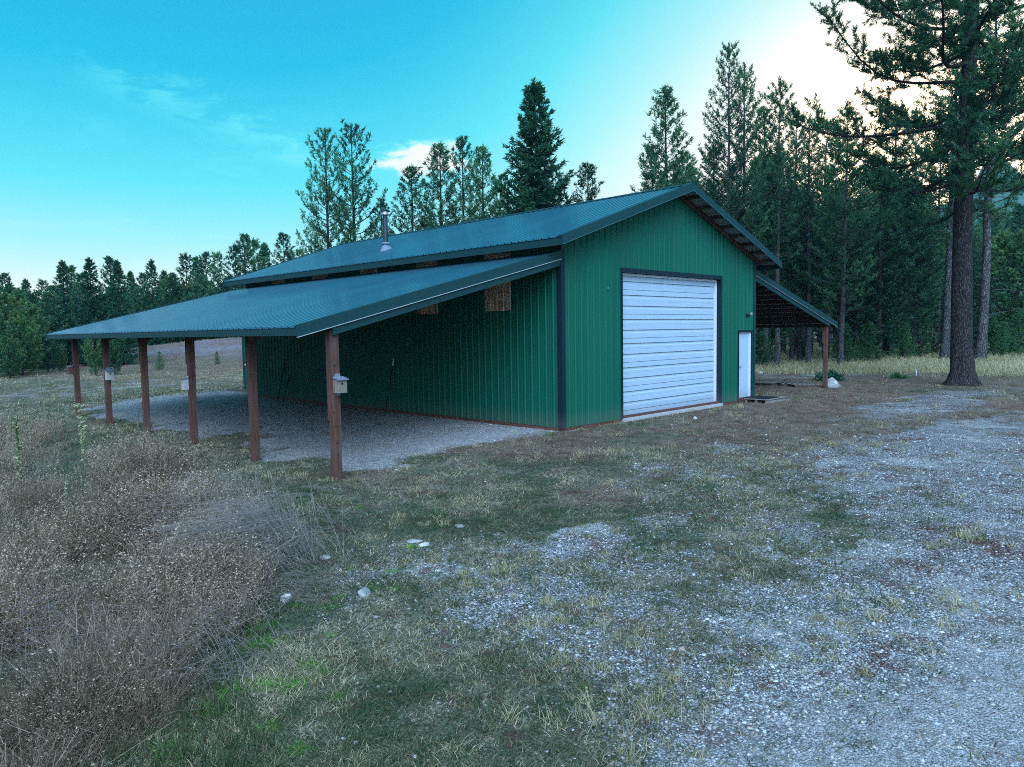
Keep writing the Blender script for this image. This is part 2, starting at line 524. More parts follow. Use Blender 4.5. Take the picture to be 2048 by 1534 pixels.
def cover(x, y):
    """gravel, fine-road, litter, lushness in 0..1"""
    n1 = fbm(x, y, 1.5, 41, 5)
    n2 = fbm(x, y, 4.0, 53, 4)
    n3 = fbm(x, y, .55, 67, 3)
    n4 = fbm(x, y, .22, 68, 2)
    rd = y - (-8.75 - .27 * (x + 9.6))            # <0 : on the fine gravel track
    rd = np.where(x > -4.5, y - (-10.12 + .10 * (x + 4.5)), rd)
    road = 1 - ss(rd + (n1 - .5) * 1.0, -.35, .75)
    gr = np.clip(1.0 - np.maximum(rd, 0) / 8.2, 0, 1) * ss(x, -11.5, -7.2) * (1 - ss(x, 4, 16) * .55)
    gr = np.clip(gr * .92 + (n1 - .5) * .75 + (n3 - .5) * .55 + (n4 - .5) * .4, 0, 1) * ss(gr, 0, .25)
    # pad under the left lean-to
    pad = ss(x + (n1 - .5) * 3.4, -5.6, -3.8) * (1 - ss(x, .5, .9)) * ss(y + .55 * x * .35 + (n2 - .5) * 3.0, .0, 1.2) * (1 - ss(y, 17, 21))
    pad2 = ss(x + (n1 - .5) * 3.0 + (n3 - .5) * 1.5, -5.9, -4.2) * (1 - ss(x, .5, .9)) * ss(y + (n1 - .5) * 2.0 + (n3 - .5) * 1.2, -.2, 1.2) * (1 - ss(y, 17, 21))
    pad = np.maximum(pad, pad2 * ss(n1, .25, .45))
    # single pale patch and wheel-worn patches to the right
    p1 = 1 - ss(np.hypot((x + 5.8) / .85, (y + 5.3) / .55) + (n3 - .5) * .9, .55, 1.15)
    far = (1 - ss(np.hypot((x - 3.5) / 5.5, (y + 6.9) / 1.35) + (n1 - .5) * 1.2, .6, 1.1)) * ss(n3, .25, .5)
    far2 = (1 - ss(np.hypot((x - 12) / 6.5, (y + 4.4) / 1.4) + (n1 - .5) * 1.4, .5, 1.1)) * .75
    fieldp = (1 - ss(np.hypot((x + 2.0) / 6.5, (y - 27) / 5.0) + (n1 - .5) * 1.2, .5, 1.1)) * ss(n3, .35, .6) * .7
    rub = (1 - ss(np.hypot((x - 23) / 7.0, (y - 3.5) / 2.6) + (n1 - .5) * 1.0, .5, 1.1)) * ss(n3, .35, .6) * .8
    gravel = np.clip(np.maximum.reduce([gr, pad, p1, far, far2, road, fieldp, rub]), 0, 1)
    gravel = gravel * (1 - ss(weed_d(x, y), -.9, .2))
    litter = ss(n2 + .25 * ss(x, -2, 9) - .12 * ss(-x, 0, 6), .50, .70) * ss(x, -9, -3)
    litter = np.maximum(litter, (1 - ss(np.hypot((x - 19), (y + 3.4)), 2.5, 9)) * .6)
    lush = ss(fbm(x, y, .55, 91, 4), .50, .72)
    gravel = gravel * (1 - ss(n4, .55, .8) * .35 * (1 - road))
    road = np.maximum(road, pad * 1.15)
    # green strip along the shed front and around the ditch edge
    lush = np.clip(lush + .6 * (1 - ss(np.abs(y + 1.2 + .15 * (x - 3)), .2, 1.3)) * ss(x, -2, 1) * (1 - ss(x, 6, 9)) * ss(n1, .35, .6), 0, 1)
    lush = np.where(y > 35, lush * .3 - 1.3 * np.exp(-knoll(x, y) ** 2 * 1.2), lush)
    return gravel, road, litter, lush


nr, na = 470, 640
rad = .25 * (1.0185 ** np.arange(nr))
rad = np.minimum(rad, 1e9)
rad = np.concatenate([rad[rad < 1300], [1650]])
nr = len(rad)
ang = np.linspace(0, 2 * PI, na, endpoint=False)
RR, AA = np.meshgrid(rad, ang, indexing='ij')
TX = CAM[0] + RR * np.sin(AA); TY = CAM[1] + RR * np.cos(AA)
TZ = height(TX, TY)
gv, rdm, lit_, lsh = cover(TX, TY)
cen = np.array([[CAM[0], CAM[1], hz(CAM[0], CAM[1])]])
TV = np.concatenate([np.stack([TX, TY, TZ], -1).reshape(-1, 3), cen])
ii, jj = np.meshgrid(np.arange(nr - 1), np.arange(na), indexing='ij')
a_ = ii * na + jj; b_ = ii * na + (jj + 1) % na
TF = np.stack([a_, a_ + na, b_ + na, b_], -1).reshape(-1, 4)
c0 = np.arange(na)
TF3 = np.stack([np.full(na, len(TV) - 1), c0, (c0 + 1) % na, (c0 + 1) % na], -1)
tintT = np.stack([gv, rdm, lit_, lsh], -1).reshape(-1, 4)
tintT = np.concatenate([tintT, tintT[:1]])
me = np_mesh('ground', TV, TF, tintT, True)


def _ground():
    m, g = new_mat('ground')
    at = g.n('ShaderNodeAttribute', attribute_name='tint')
    sp = g.n('ShaderNodeSeparateColor', i={0: at.outputs['Color']})
    gravel, road, litter = sp.outputs[0], sp.outputs[1], sp.outputs[2]
    lush = at.outputs['Alpha']
    pos = g.n('ShaderNodeNewGeometry').outputs['Position']
    v1 = g.n('ShaderNodeTexVoronoi', i={'Vector': pos, 'Scale': 52.0})
    v1b = g.n('ShaderNodeTexVoronoi', i={'Vector': pos, 'Scale': 110.0})
    v2 = g.n('ShaderNodeTexVoronoi', i={'Vector': pos, 'Scale': 17.0})
    n8 = g.noise(pos, 8, 5, .65)
    n30 = g.noise(pos, 34, 4, .7)
    n1 = g.noise(pos, .55, 4, .6)
    n_ = g.noise(pos, 2.3, 5, .62)
    cellr = g.n('ShaderNodeSeparateColor', i={0: v1.outputs['Color']}).outputs[0]
    cellb = g.n('ShaderNodeSeparateColor', i={0: v1b.outputs['Color']}).outputs[0]
    st = g.ramp(cellr, [(0, (.16, .165, .17)), (.35, (.34, .34, .345)), (.7, (.52, .515, .50)), (.9, (.36, .30, .25)), (1, (.80, .79, .76))])
    st = g.mix(g.m('MULTIPLY', g.sm(v1.outputs['Distance'], .30, .65), .85), st, (.035, .032, .03))
    fine = g.ramp(cellb, [(0, (.10, .10, .102)), (.5, (.27, .268, .262)), (1, (.56, .55, .53))])
    fine = g.mix(g.m('MULTIPLY', g.sm(n_, .4, .7), .35), fine, (.36, .35, .33))
    grav = g.mix(g.m('MAXIMUM', road, g.sm(n1, .52, .62)), st, fine)
    grav = g.mix(g.m('MULTIPLY', g.sm(n8, .50, .66), .55), grav, (.12, .105, .085))
    soil = g.mix(g.sm(n8, .3, .7), (.022, .022, .016), (.17, .145, .10))
    soil = g.mix(g.sm(n30, .45, .68), soil, (.42, .37, .26))
    soil = g.mix(g.m('MULTIPLY', g.sm(g.noise(pos, 1.1, 4, .6), .42, .62), .7), soil, (.028, .055, .026))
    soil = g.mix(g.m('MULTIPLY', lush, g.m('ADD', .1, g.m('MULTIPLY', n30, .75))), soil, (.055, .105, .050))
    soil = g.mix(g.sm(g.m('MULTIPLY', lush, -1.0), .1, .7), soil, g.mix(n8, (.13, .115, .13), (.25, .22, .24)))
    lt = g.mix(g.sm(n30, .35, .65), (.085, .050, .038), (.25, .17, .125))
    soil = g.mix(g.m('MULTIPLY', litter, .75), soil, lt)
    edge = g.m('ADD', gravel, g.m('MULTIPLY', g.m('SUBTRACT', g.noise(pos, 16, 6, .8), .5), 2.0))
    c = g.mix(g.sm(edge, .40, .54), soil, grav)
    rust = g.m('MULTIPLY', g.sm(g.m('ADD', g.noise(pos, 2.6, 4, .65), g.m('MULTIPLY', g.m('SUBTRACT', n30, .5), .5)), .545, .62), g.m('MULTIPLY', g.sm(g.noise(pos, .7, 2, .5), .36, .50), g.m('SUBTRACT', 1.0, g.m('MULTIPLY', road, .8))))
    c = g.mix(g.m('MULTIPLY', rust, .8), c, g.mix(n30, (.035, .018, .014), (.15, .07, .05)))
    bmp = g.m('ADD', g.m('MULTIPLY', v1.outputs['Distance'], -.5), g.m('ADD', n30, g.m('MULTIPLY', n8, 1.4)))
    finish(g, pbr(g, c, .92, .25, bump=bmp, bstr=.9, bdist=.025))
    return m


M['ground'] = _ground()
ground = link_mesh('ground', me, M['ground'])
tag(ground, kind='structure')

# forested ridge far to the right
RV, RF = [], []
ridge_n = 120
ra = np.linspace(R(66), R(128), ridge_n)
prof = [(0.0, 0.0), (.35, .28), (.7, .66), (1, 1), (1.35, .95), (1.8, .2)]
for i, a in enumerate(ra):
    t = (i / (ridge_n - 1))
    hh = 150 * math.exp(-((math.degrees(a) - 92) / 17.0) ** 2) + 95 * math.exp(-((math.degrees(a) - 78) / 7.0) ** 2)
    hh += 10 * math.sin(i * .35) + 5 * math.sin(i * 1.1 + 1) + random.uniform(-2, 2)
    hh = max(hh * 1.5, 3)
    for q, (rr, zz) in enumerate(prof):
        d = 1250 + rr * 240
        RV.append((CAM[0] + d * math.sin(a), CAM[1] + d * math.cos(a), -6 + hh * zz * (1 + .05 * math.sin(i * .9 + q * 2))))
npf = len(prof)
for i in range(ridge_n - 1):
    for q in range(npf - 1):
        RF.append((i * npf + q, (i + 1) * npf + q, (i + 1) * npf + q + 1, i * npf + q + 1))
m, g = new_mat('forested_ridge')
pos = g.n('ShaderNodeNewGeometry').outputs['Position']
c = g.mix(g.sm(g.noise(pos, .05, 6, .7), .35, .65), (.035, .075, .045), (.09, .13, .075))
finish(g, pbr(g, c, 1, .1, bump=g.noise(pos, .09, 5, .7), bstr=1, bdist=8))
me = np_mesh('hills', np.array(RV), np.array(RF), None, True)
tag(link_mesh('hills', me, m), kind='structure')

# ------------------------------------------------------------------ the metal pole barn
W, L = 9.2, 15.5
HR, S = 5.96, .337
OF, OB, OE = .57, .6, .58
RIB = .2286
PROF = [(0, 0), (.016, .020), (.040, .020), (.056, 0), (.103, 0), (.109, .0035), (.119, .0035), (.125, 0), (.160, 0), (.166, .0035), (.176, .0035), (.182, 0)]


ROOFP = [(0, 0), (.010, .031), (.038, .031), (.048, 0), (.100, 0), (.106, .012), (.120, .012), (.126, 0), (.158, 0), (.164, .012), (.178, .012), (.184, 0)]


def profile(t0, t1, PROF=PROF):
    pts = []
    k = int(math.floor(t0 / RIB)) - 1
    while k * RIB < t1 + RIB:
        for a, h in PROF:
            t = k * RIB + a
            if t0 - 1e-6 <= t <= t1 + 1e-6: pts.append((t, h))
        k += 1
    if not pts or pts[0][0] > t0 + 1e-4: pts.insert(0, (t0, 0))
    if pts[-1][0] < t1 - 1e-4: pts.append((t1, 0))
    return pts


def wall_strip(mb, mapf, t0, t1, zb, zt):
    """mapf(t, off, z) -> xyz ; zb, zt functions of t"""
    pr = profile(t0, t1)
    for (ta, ha), (tb, hb) in zip(pr[:-1], pr[1:]):
        mb.add([mapf(ta, ha, zb(ta)), mapf(tb, hb, zb(tb)), mapf(tb, hb, zt(tb)), mapf(ta, ha, zt(ta))], [(0, 1, 2, 3)])


barn = empty('pole_barn', (0, 0, 0), 'long green ribbed metal pole barn with low gable roof and open lean-tos on both sides', 'barn')
gable = lambda t: HR - S * abs(t - W / 2) - .10
DX0, DX1, DZ = 2.27, 7.08, 3.67          # garage opening
PX0, PX1, PZ = 8.16, 9.01, 2.09          # person door opening
fm = lambda t, o, z: (t, -o, z)
mb = MB()
c0_, c1_ = (lambda t: -.02), (lambda t: DZ)
wall_strip(mb, fm, 0, W / 2 - 1e-4, lambda t: 3.72, gable)
wall_strip(mb, fm, W / 2, W, lambda t: 3.72, gable)
for a, b_x, z0 in ((0, DX0, -.02), (DX1, PX0, -.02), (PX1, W, -.02)):
    wall_strip(mb, fm, a, b_x, lambda t, z0=z0: z0, lambda t: 3.72)
wall_strip(mb, fm, DX0, DX1, lambda t: DZ, lambda t: 3.72)
wall_strip(mb, fm, PX0, PX1, lambda t: PZ, lambda t: 3.72)
front = mb.build('front_wall', M['wall'], barn)
lm = lambda t, o, z: (-o, t, z)
mb = MB()
eaz = HR - S * W / 2 - .03
PAN = [(7, 11), (19, 23), (31, 35), (43, 47), (55, 59)]
segs = []
tcur = 0
for a, b_x in PAN:
    segs.append((tcur, a * RIB, None)); segs.append((a * RIB, b_x * RIB, 'p')); tcur = b_x * RIB
segs.append((tcur, L, None))
left = MB()
panels = []
for a, b_x, k in segs:
    if k is None: wall_strip(left, lm, a, b_x, lambda t: -.02, lambda t: eaz)
    else:
        wall_strip(left, lm, a, b_x, lambda t: -.02, lambda t: 2.70)
        pm = MB(); wall_strip(pm, lm, a, b_x, lambda t: 2.69, lambda t: eaz)
        pm.build('light_panel', M['panel'], barn)
left.build('side_wall', M['wall'], barn)
mb = MB(); wall_strip(mb, lambda t, o, z: (W + o, t, z), 0, L, lambda t: -.02, lambda t: eaz); mb.build('side_wall', M['wall'], barn)
mb = MB(); wall_strip(mb, lambda t, o, z: (t, L + o, z), 0, W / 2, lambda t: -.02, gable)
wall_strip(mb, lambda t, o, z: (t, L + o, z), W / 2 + 1e-4, W, lambda t: -.02, gable); mb.build('rear_wall', M['wall'], barn)
# skirt board under the siding
mb = MB(); mb.box(.006, W - .006, .004, .05, -.30, .05); mb.box(.004, .05, .052, L - .01, -.45, .05); mb.box(W - .05, W - .004, .052, L - .01, -.3, .05)
mb.build('skirt_board', M['skirt'], barn)
# corner trims
for x0, sx in ((0, -1), (W, 1)):
    for y0, sy in ((0, -1), (L, 1)):
        mb = MB()
        xa, xb = sorted((x0 + sx * .026, x0 - sx * .095)); ya, yb = sorted((y0 + sy * .026, y0 + sy * .023))
        mb.box(xa, xb, ya, yb, -.03, eaz + .02)
        xa, xb = sorted((x0 + sx * .0235, x0 + sx * .026)); ya, yb = sorted((y0 + sy * .0228, y0 - sy * .11))
        mb.box(xa, xb, ya, yb, -.03, eaz - .12)
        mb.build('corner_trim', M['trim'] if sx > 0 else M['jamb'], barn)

# main roof
def roof_sheet(mb, xe, ze, xr, zr, y0, y1):
    d = Vector((xr - xe, 0, zr - ze)).normalized()
    nrm = Vector((-d.z, 0, d.x)) if d.x > 0 else Vector((d.z, 0, -d.x))
    for (ta, ha), (tb, hb) in zip(profile(y0, y1, ROOFP)[:-1], profile(y0, y1, ROOFP)[1:]):
        p = [Vector((xe, ta, ze)) + nrm * ha, Vector((xe, tb, ze)) + nrm * hb, Vector((xr, tb, zr)) + nrm * hb, Vector((xr, ta, zr)) + nrm * ha]
        mb.add(p, [(0, 1, 2, 3)] if d.x < 0 else [(3, 2, 1, 0)])


ZE = HR - .02 - S * (W / 2 + OE + .03)
for sx in (0, 1):
    xe = -OE - .03 if sx == 0 else W + OE + .03
    mb = MB(); roof_sheet(mb, xe, ZE, W / 2, HR - .02, -OF + .01, L + OB - .01)
    rp = mb.build('roof_panel', M['roof'], barn)
    # pale underside of the gable overhangs
    for y0, y1 in ((-OF + .02, -.01), (L + .04, L + OB - .02)):
        mb = MB()
        x_i = W / 2
        zi = HR - .05; zo = HR - .05 - S * (W / 2 + OE)
        xo = -OE if sx == 0 else W + OE
        mb.add([(xo, y0, zo), (x_i, y0, zi), (x_i, y1, zi), (xo, y1, zo), (xo, y0, zo - .012), (x_i, y0, zi - .012), (x_i, y1, zi - .012), (xo, y1, zo - .012)],
               [(0, 1, 2, 3), (7, 6, 5, 4), (0, 4, 5, 1), (3, 2, 6, 7)])
        mb.build('soffit_panel', M['soffit'], barn)
    # rake fascia, front and back
    for yy in (-OF, L + OB):
        mb = MB()
        xo = -OE - .035 if sx == 0 else W + OE + .035
        dz = S * (W / 2 + OE + .035)
        sg = -1 if yy < 0 else 1
        y_in, y_out = yy, yy + sg * .02
        ya, yb = sorted((y_in, y_out))
        zt = HR + .018
        h_ = .185
        pts_b = [(xo, ya, zt - dz - h_), (W / 2, ya, zt - h_), (W / 2, yb, zt - h_), (xo, yb, zt - dz - h_)]
        pts_t = [(xo, ya, zt - dz), (W / 2, ya, zt), (W / 2, yb, zt), (xo, yb, zt - dz)]
        mb.hexa(pts_b, pts_t)
        # top leg lying on the roof
        ya, yb = sorted((yy - sg * .10, yy + sg * .02))
        mb.hexa([(xo, ya, zt - dz + .001), (W / 2, ya, zt + .001), (W / 2, yb, zt + .001), (xo, yb, zt - dz + .001)],
                [(xo, ya, zt - dz + .008), (W / 2, ya, zt + .008), (W / 2, yb, zt + .008), (xo, yb, zt - dz + .008)])
        mb.build('rake_fascia', M['trim'], barn)
        # thin hem along its lower edge
        mb = MB()
        ya, yb = sorted((yy + sg * .0005, yy + sg * .034))
        mb.hexa([(xo, ya, zt - dz - h_ - .012), (W / 2, ya, zt - h_ - .012), (W / 2, yb, zt - h_ - .012), (xo, yb, zt - dz - h_ - .012)],
                [(xo, ya, zt - dz - h_ - .001), (W / 2, ya, zt - h_ - .001), (W / 2, yb, zt - h_ - .001), (xo, yb, zt - dz - h_ - .001)])
        mb.build('fascia_hem', M['roof'], barn)
    # eave fascia
    mb = MB()
    xa, xb = (-OE - .012, -OE + .008) if sx == 0 else (W + OE - .008, W + OE + .012)
    mb.box(xa, xb, -OF + .001, L + OB - .001, ZE - .165, ZE - .004)
    mb.build('eave_fascia', M['trim'], barn)
    # lookout purlins under the roof
    k = 0
    s_ = .45
    while s_ < W / 2 + OE - .05:
        x = W / 2 + (s_ if sx else -s_)
        zc = HR - .085 - S * s_
        mb = MB(); mb.box(x - .02, x + .02, -OF + .025, L + OB - .025, zc - .075, zc + .02 - .004)
        mb.build('purlin', M['purlin'], barn)
        s_ += .61
    # barge board along the head of the gable wall
    mb = MB()
    xo = -.03 if sx == 0 else W + .03
    dzw = S * (W / 2 + .03)
    mb.hexa([(xo, -.075, HR - dzw - .21), (W / 2, -.075, HR - .21), (W / 2, -.028, HR - .21), (xo, -.028, HR - dzw - .21)],
            [(xo, -.075, HR - dzw - .07), (W / 2, -.075, HR - .07), (W / 2, -.028, HR - .07), (xo, -.028, HR - dzw - .07)])
    mb.build('gable_board', M['purlin'], barn)
mb = MB()
for sg in (-1, 1):
    mb.hexa([(W / 2 - .16 * (sg < 0), -OF - .021, HR + .010 - S * .16 * (sg < 0)), (W / 2 + .16 * (sg > 0), -OF - .021, HR + .010 - S * .16 * (sg > 0)),
             (W / 2 + .16 * (sg > 0), L + OB + .021, HR + .010 - S * .16 * (sg > 0)), (W / 2 - .16 * (sg < 0), L + OB + .021, HR + .010 - S * .16 * (sg < 0))],
            [(W / 2 - .16 * (sg < 0), -OF - .021, HR + .030 - S * .16 * (sg < 0)), (W / 2 + .16 * (sg > 0), -OF - .021, HR + .030 - S * .16 * (sg > 0)),
             (W / 2 + .16 * (sg > 0), L + OB + .021, HR + .030 - S * .16 * (sg > 0)), (W / 2 - .16 * (sg < 0), L + OB + .021, HR + .030 - S * .16 * (sg < 0))])
mb.build('ridge_cap', M['trim'], barn)

# lean-to roofs, left and right
LP, LO = 5.82, .70
ZA, ZO = 3.97, 2.335
SL = (ZA - ZO) / (LP + LO)
Y0, Y1 = -.02, L + .08
POST_G = []
for side in (0, 1):
    X = (lambda q: -q) if side == 0 else (lambda q: W + q)
    nm_l = 'left' if side == 0 else 'right'
    mb = MB(); roof_sheet(mb, X(LP + LO + .03), ZO - .028, X(.03), ZA - .02, Y0 + .01, Y1 - .01)
    mb.build('lean_to_roof', M['roof'], barn)
    def slab(mb, q0, q1, ya, yb, top, bot):
        """sloping member between q0 and q1 (distance from wall); top/bot offsets from the roof plane"""
        z = lambda q: ZA - SL * q
        P = lambda q, y, o: (X(q), y, z(q) + o)
        b4 = [P(q0, ya, bot), P(q1, ya, bot), P(q1, yb, bot), P(q0, yb, bot)]
        t4 = [P(q0, ya, top), P(q1, ya, top), P(q1, yb, top), P(q0, yb, top)]
        if side == 0: b4.reverse(); t4.reverse()
        mb.hexa(b4, t4)
    for yy, sg in ((Y0, -1), (Y1, 1)):
        ya, yb = sorted((yy, yy + sg * .02))
        mb = MB(); slab(mb, .028, LP + LO + .035, ya, yb, .018, -.165)
        ya, yb = sorted((yy - sg * .10, yy + sg * .02)); slab(mb, .028, LP + LO + .035, ya, yb, .026, .0185)
        mb.build('rake_fascia', M['trim'], barn)
        mb = MB(); ya, yb = sorted((yy + sg * .0005, yy + sg * .036)); slab(mb, .028, LP + LO + .035, ya, yb, -.166, -.178)
        mb.build('fascia_hem', M['silver'], barn)
        mb = MB(); ya, yb = sorted((yy - sg * .003, yy - sg * .045)); slab(mb, .03, LP + .06, ya, yb, -.05, -.315)
        mb.build('rafter', M['trim'], barn)
    mb = MB(); xa, xb = sorted((X(LP + LO), X(LP + LO + .02))); mb.box(xa, xb, Y0 + .001, Y1 - .001, ZO - .155, ZO - .032)
    mb.build('eave_fascia', M['trim'], barn)
    s_ = .3
    while s_ < LP + LO - .05:
        z = ZA - SL * s_ - .05
        mb = MB(); x = X(s_); mb.box(x - .02, x + .02, Y0 + .05, Y1 - .05, z - .125, z)
        mb.build('purlin', M['purlin'], barn)
        s_ += .56
    for k in range(6):
        yk = .125 + 3.05 * k
        if 0 < k < 5:
            mb = MB(); slab(mb, .03, LP + .1, yk - .02, yk + .02, -.18, -.42)
            mb.build('rafter', M['purlin'], barn)
        gz = hz(X(LP), yk)
        if side == 0: gz = [-.32, -.36, -.25, -.11, -.26, -.2][k] - .12
        zt = ZA - SL * LP - .13
        mb = MB(); x = X(LP)
        mb.box(x - .07, x + .07, yk - .045, yk + .045, gz - .3, zt)
        post = mb.build('post', M['post'], barn)
        pl_bot = ([.62, 1.42, 1.46, 1.45, 1.42, 1.42] if side == 0 else [1.5] * 6)[k]
        mb = MB(); mb.box(x - .078, x + .078, yk - .084, yk - .0455, pl_bot, zt - .04)
        mb.box(x - .074, x + .074, yk - .082, yk - .0455, gz - .2, pl_bot - .006)
        mb.box(x - .076, x + .076, yk + .0455, yk + .083, pl_bot + .1, zt - .04)
        mb.build('splice_board', M['post'], post)
        if side == 0: POST_G.append((x, yk))

# garage door
dy = .15
gd = empty('tmp', (0, 0, 0), None, None); gd.name = 'garage_door'; gd.parent = barn
mb = MB()
sec = .61
prs = []
z = 0.02
seq = [(0, 0), (.045, 0), (.052, -.012), (.115, -.012), (.165, -.001), (.17, -.005), (.178, -.001), (.27, 0), (.272, -.012), (.335, -.012), (.36, 0), (.476, 0), (.479, -.008), (.484, -.008), (.487, 0), (.6095, 0)]
# profile measured from the top of each section downwards
pts = []
ztop = 3.68
k = 0
while ztop - k * sec > .02:
    for a, h in [(0, 0), (.002, -.014), (.06, -.014), (.085, 0), (.155, -.002), (.162, -.007), (.17, 0), (.27, 0), (.272, -.014), (.33, -.014), (.355, 0), (.478, 0), (.4805, -.007), (.4855, -.007), (.488, 0), (.6099, 0)]:
        zz = ztop - k * sec - a
        if zz > .02: pts.append((zz, h))
    k += 1
pts.append((.02, 0))
xa, xb = DX0 + .015, DX1 - .10
for (za, ha), (zb, hb) in zip(pts[:-1], pts[1:]):
    mb.add([(xa, dy - ha, za), (xb - .05, dy - ha, za), (xb - .05, dy - hb, zb), (xa, dy - hb, zb)], [(3, 2, 1, 0)])
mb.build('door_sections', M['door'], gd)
mb = MB(); mb.box(xb - .048, xb - .012, dy - .004, dy + .03, .02, 3.66); mb.build('end_stile', M['door'], gd)
k = 0
while ztop - k * sec > .05:
    for a, hh_ in ((0.0, .007), (.270, .007), (.4805, .004)):  # dark strips: shade under the groove ledges put in as colour, plus joints
        zz = ztop - k * sec - a
        if zz > .05 and zz < 3.52:
            sm_ = MB(); sm_.box(xa, xb - .05, dy - .0035, dy + .012, zz - hh_, zz - .0005); sm_.build('seam_shade_strip', M['seam_shade'], gd)
    k += 1
mb = MB(); mb.box(xa, xb - .01, dy - .012, dy + .03, -.015, .018); mb.build('bottom_seal', M['black'], gd)
mb = MB(); mb.box(xb, DX1 - .006, dy - .03, dy + .02, .0, 3.64); mb.box(DX0 + .004, DX0 + .0145, dy - .03, dy + .02, 0, 3.64)
mb.box(DX0 + .01, xb - .001, dy - .045, dy - .016, 3.545, 3.60)
mb.build('door_stop', M['frame'], gd)
mb = MB()
mb.box(DX0 - .055, DX0, -.03, dy + .05, -.05, DZ + .045)
mb.box(DX1 - .005, DX1 + .055, -.03, dy + .05, -.05, DZ + .045)
mb.box(DX0 + .0002, DX1 - .0052, -.03, dy + .06, DZ - .06, DZ + .045)
mb.build('door_jamb', M['jamb'], gd)
mb = MB(); mb.box(DX0 - .04, DX1 + .04, -.075, .5, -.34, -.016)
mb.build('door_sill', M['concrete'], gd)
# person door
pd = empty('tmp', (0, 0, 0), None, None); pd.name = 'entry_door'; pd.parent = barn
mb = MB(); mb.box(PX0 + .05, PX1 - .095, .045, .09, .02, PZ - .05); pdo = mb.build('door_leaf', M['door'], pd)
mb = MB(); mb.box(PX1 - .093, PX1 - .01, .02, .1, -.02, PZ - .045); mb.box(PX0 + .012, PX0 + .048, .03, .1, -.02, PZ - .045); mb.box(PX0 + .0485, PX1 - .0935, .03, .1, PZ - .049, PZ - .03)
mb.build('door_frame', M['frame'], pd)
mb = MB(); mb.box(PX0 - .035, PX0 + .011, -.028, .1, -.05, PZ + .035); mb.box(PX0 + .0112, PX1 - .0005, -.028, .1, PZ - .028, PZ + .035); mb.box(PX1 - .0095, PX1 + .02, -.028, .1, -.05, PZ + .035)
mb.build('door_trim', M['jamb'], pd)
mb = MB(); mb.tube([(PX0 + .11, .046, 1.0), (PX0 + .11, -.005, 1.0)], .014, 10); mb.tube([(PX0 + .11, -.002, 1.0), (PX0 + .22, -.004, 1.0)], .010, 8)
mb.lathe([(.0, 0), (.028, 0), (.028, .006), (0, .006)], (PX0 + .11, .035, 1.0), 12)
mb.build('handle', M['iron'], pdo)
# flue
fx, fy = 1.15, 8.24
fz = HR - S * (W / 2 - fx)
fl = empty('tmp', (0, 0, 0), None, None); fl.name = 'stove_flue'; fl.parent = barn
mb = MB(); mb.lathe([(.078, -.1), (.078, 1.10)], (fx, fy, fz), 24); mb.build('pipe', M['pipe'], fl)
mb = MB()
n = 24
vs = []
for k in range(n):
    t = 2 * PI * k / n
    xx, yy = fx + .20 * math.cos(t), fy + .18 * math.sin(t)
    vs.append((xx, yy, HR - S * (W / 2 - xx) + .0))
for k in range(n):
    t = 2 * PI * k / n
    vs.append((fx + .10 * math.cos(t), fy + .10 * math.sin(t), fz + .17))
mb.add(vs, [(k, (k + 1) % n, n + (k + 1) % n, n + k) for k in range(n)], True)
mb.build('flashing_cone', M['flash'], fl)
mb = MB(); mb.lathe([(.092, .235), (.10, .225), (.155, .185), (.158, .180), (.092, .20)], (fx, fy, fz), 24); mb.build('storm_collar', M['flash'], fl)
mb = MB(); mb.lathe([(.088, 1.06), (.155, 1.075), (.16, 1.085), (.155, 1.095), (.095, 1.10)], (fx, fy, fz), 24)
mb.lathe([(.115, 1.10), (.115, 1.165)], (fx, fy, fz), 16)
mb.build('cap_band', M['silver'], fl)
mb = MB(); mb.lathe([(.0, 1.27), (.06, 1.262), (.11, 1.24), (.165, 1.205), (.168, 1.195), (.13, 1.195), (.12, 1.17), (.0, 1.17)], (fx, fy, fz), 24)
mb.build('cap_lid', M['pipe'], fl)
# yard light and little junction box on the front wall
wl = MB(); wl.box(8.62, 8.72, -.045, -.02, 2.53, 2.63); wl.tube([(8.67, -.045, 2.57), (8.67, -.11, 2.55), (8.64, -.15, 2.59)], .018, 8)
lamp = wl.build('wall_lamp', M['iron'], barn)
wl = MB(); wl.tube([(8.66, -.10, 2.58), (8.63, -.20, 2.62)], [.03, .055], 12); wl.build('lamp_head', M['slate'], lamp)
wl = MB(); wl.box(1.65, 1.685, -.045, -.005, 3.18, 3.215); wl.build('wall_bracket', M['slate'], barn)

# small rear annex seen past the far corner
AX0, AX1, AY0, AY1 = 1.35, 7.9, L + .03, 18.9
ann = empty('rear_annex', (AX0, AY0, 0), 'low green ribbed metal annex beyond the far left corner of the barn', 'shed')
mb = MB(); wall_strip(mb, lambda t, o, z: (-o, t, z), 0, AY1 - AY0, lambda t: -.15, lambda t: 2.22)
wall_strip(mb, lambda t, o, z: (t, AY1 - AY0 + o, z), 0, AX1 - AX0, lambda t: -.15, lambda t: 2.22)
mb.build('wall', M['wall'], ann)
mb = MB(); mb.box(-.03, .0, AY1 - AY0 - .12, AY1 - AY0 + .03, -.15, 2.25); mb.build('corner_trim', M['trim'], ann)
mb = MB(); mb.hexa([(-.2, 0.02, 2.52), (AX1 - AX0 + .1, 0.02, 2.52), (AX1 - AX0 + .1, AY1 - AY0 + .25, 2.2), (-.2, AY1 - AY0 + .25, 2.2)],
                   [(-.2, 0.02, 2.58), (AX1 - AX0 + .1, 0.02, 2.58), (AX1 - AX0 + .1, AY1 - AY0 + .25, 2.26), (-.2, AY1 - AY0 + .25, 2.26)])
mb.build('roof', M['roof'], ann)
mb = MB(); mb.box(-.045, -.024, 1.55, 2.35, .55, 1.25); win = mb.build('window', M['glass'], ann)
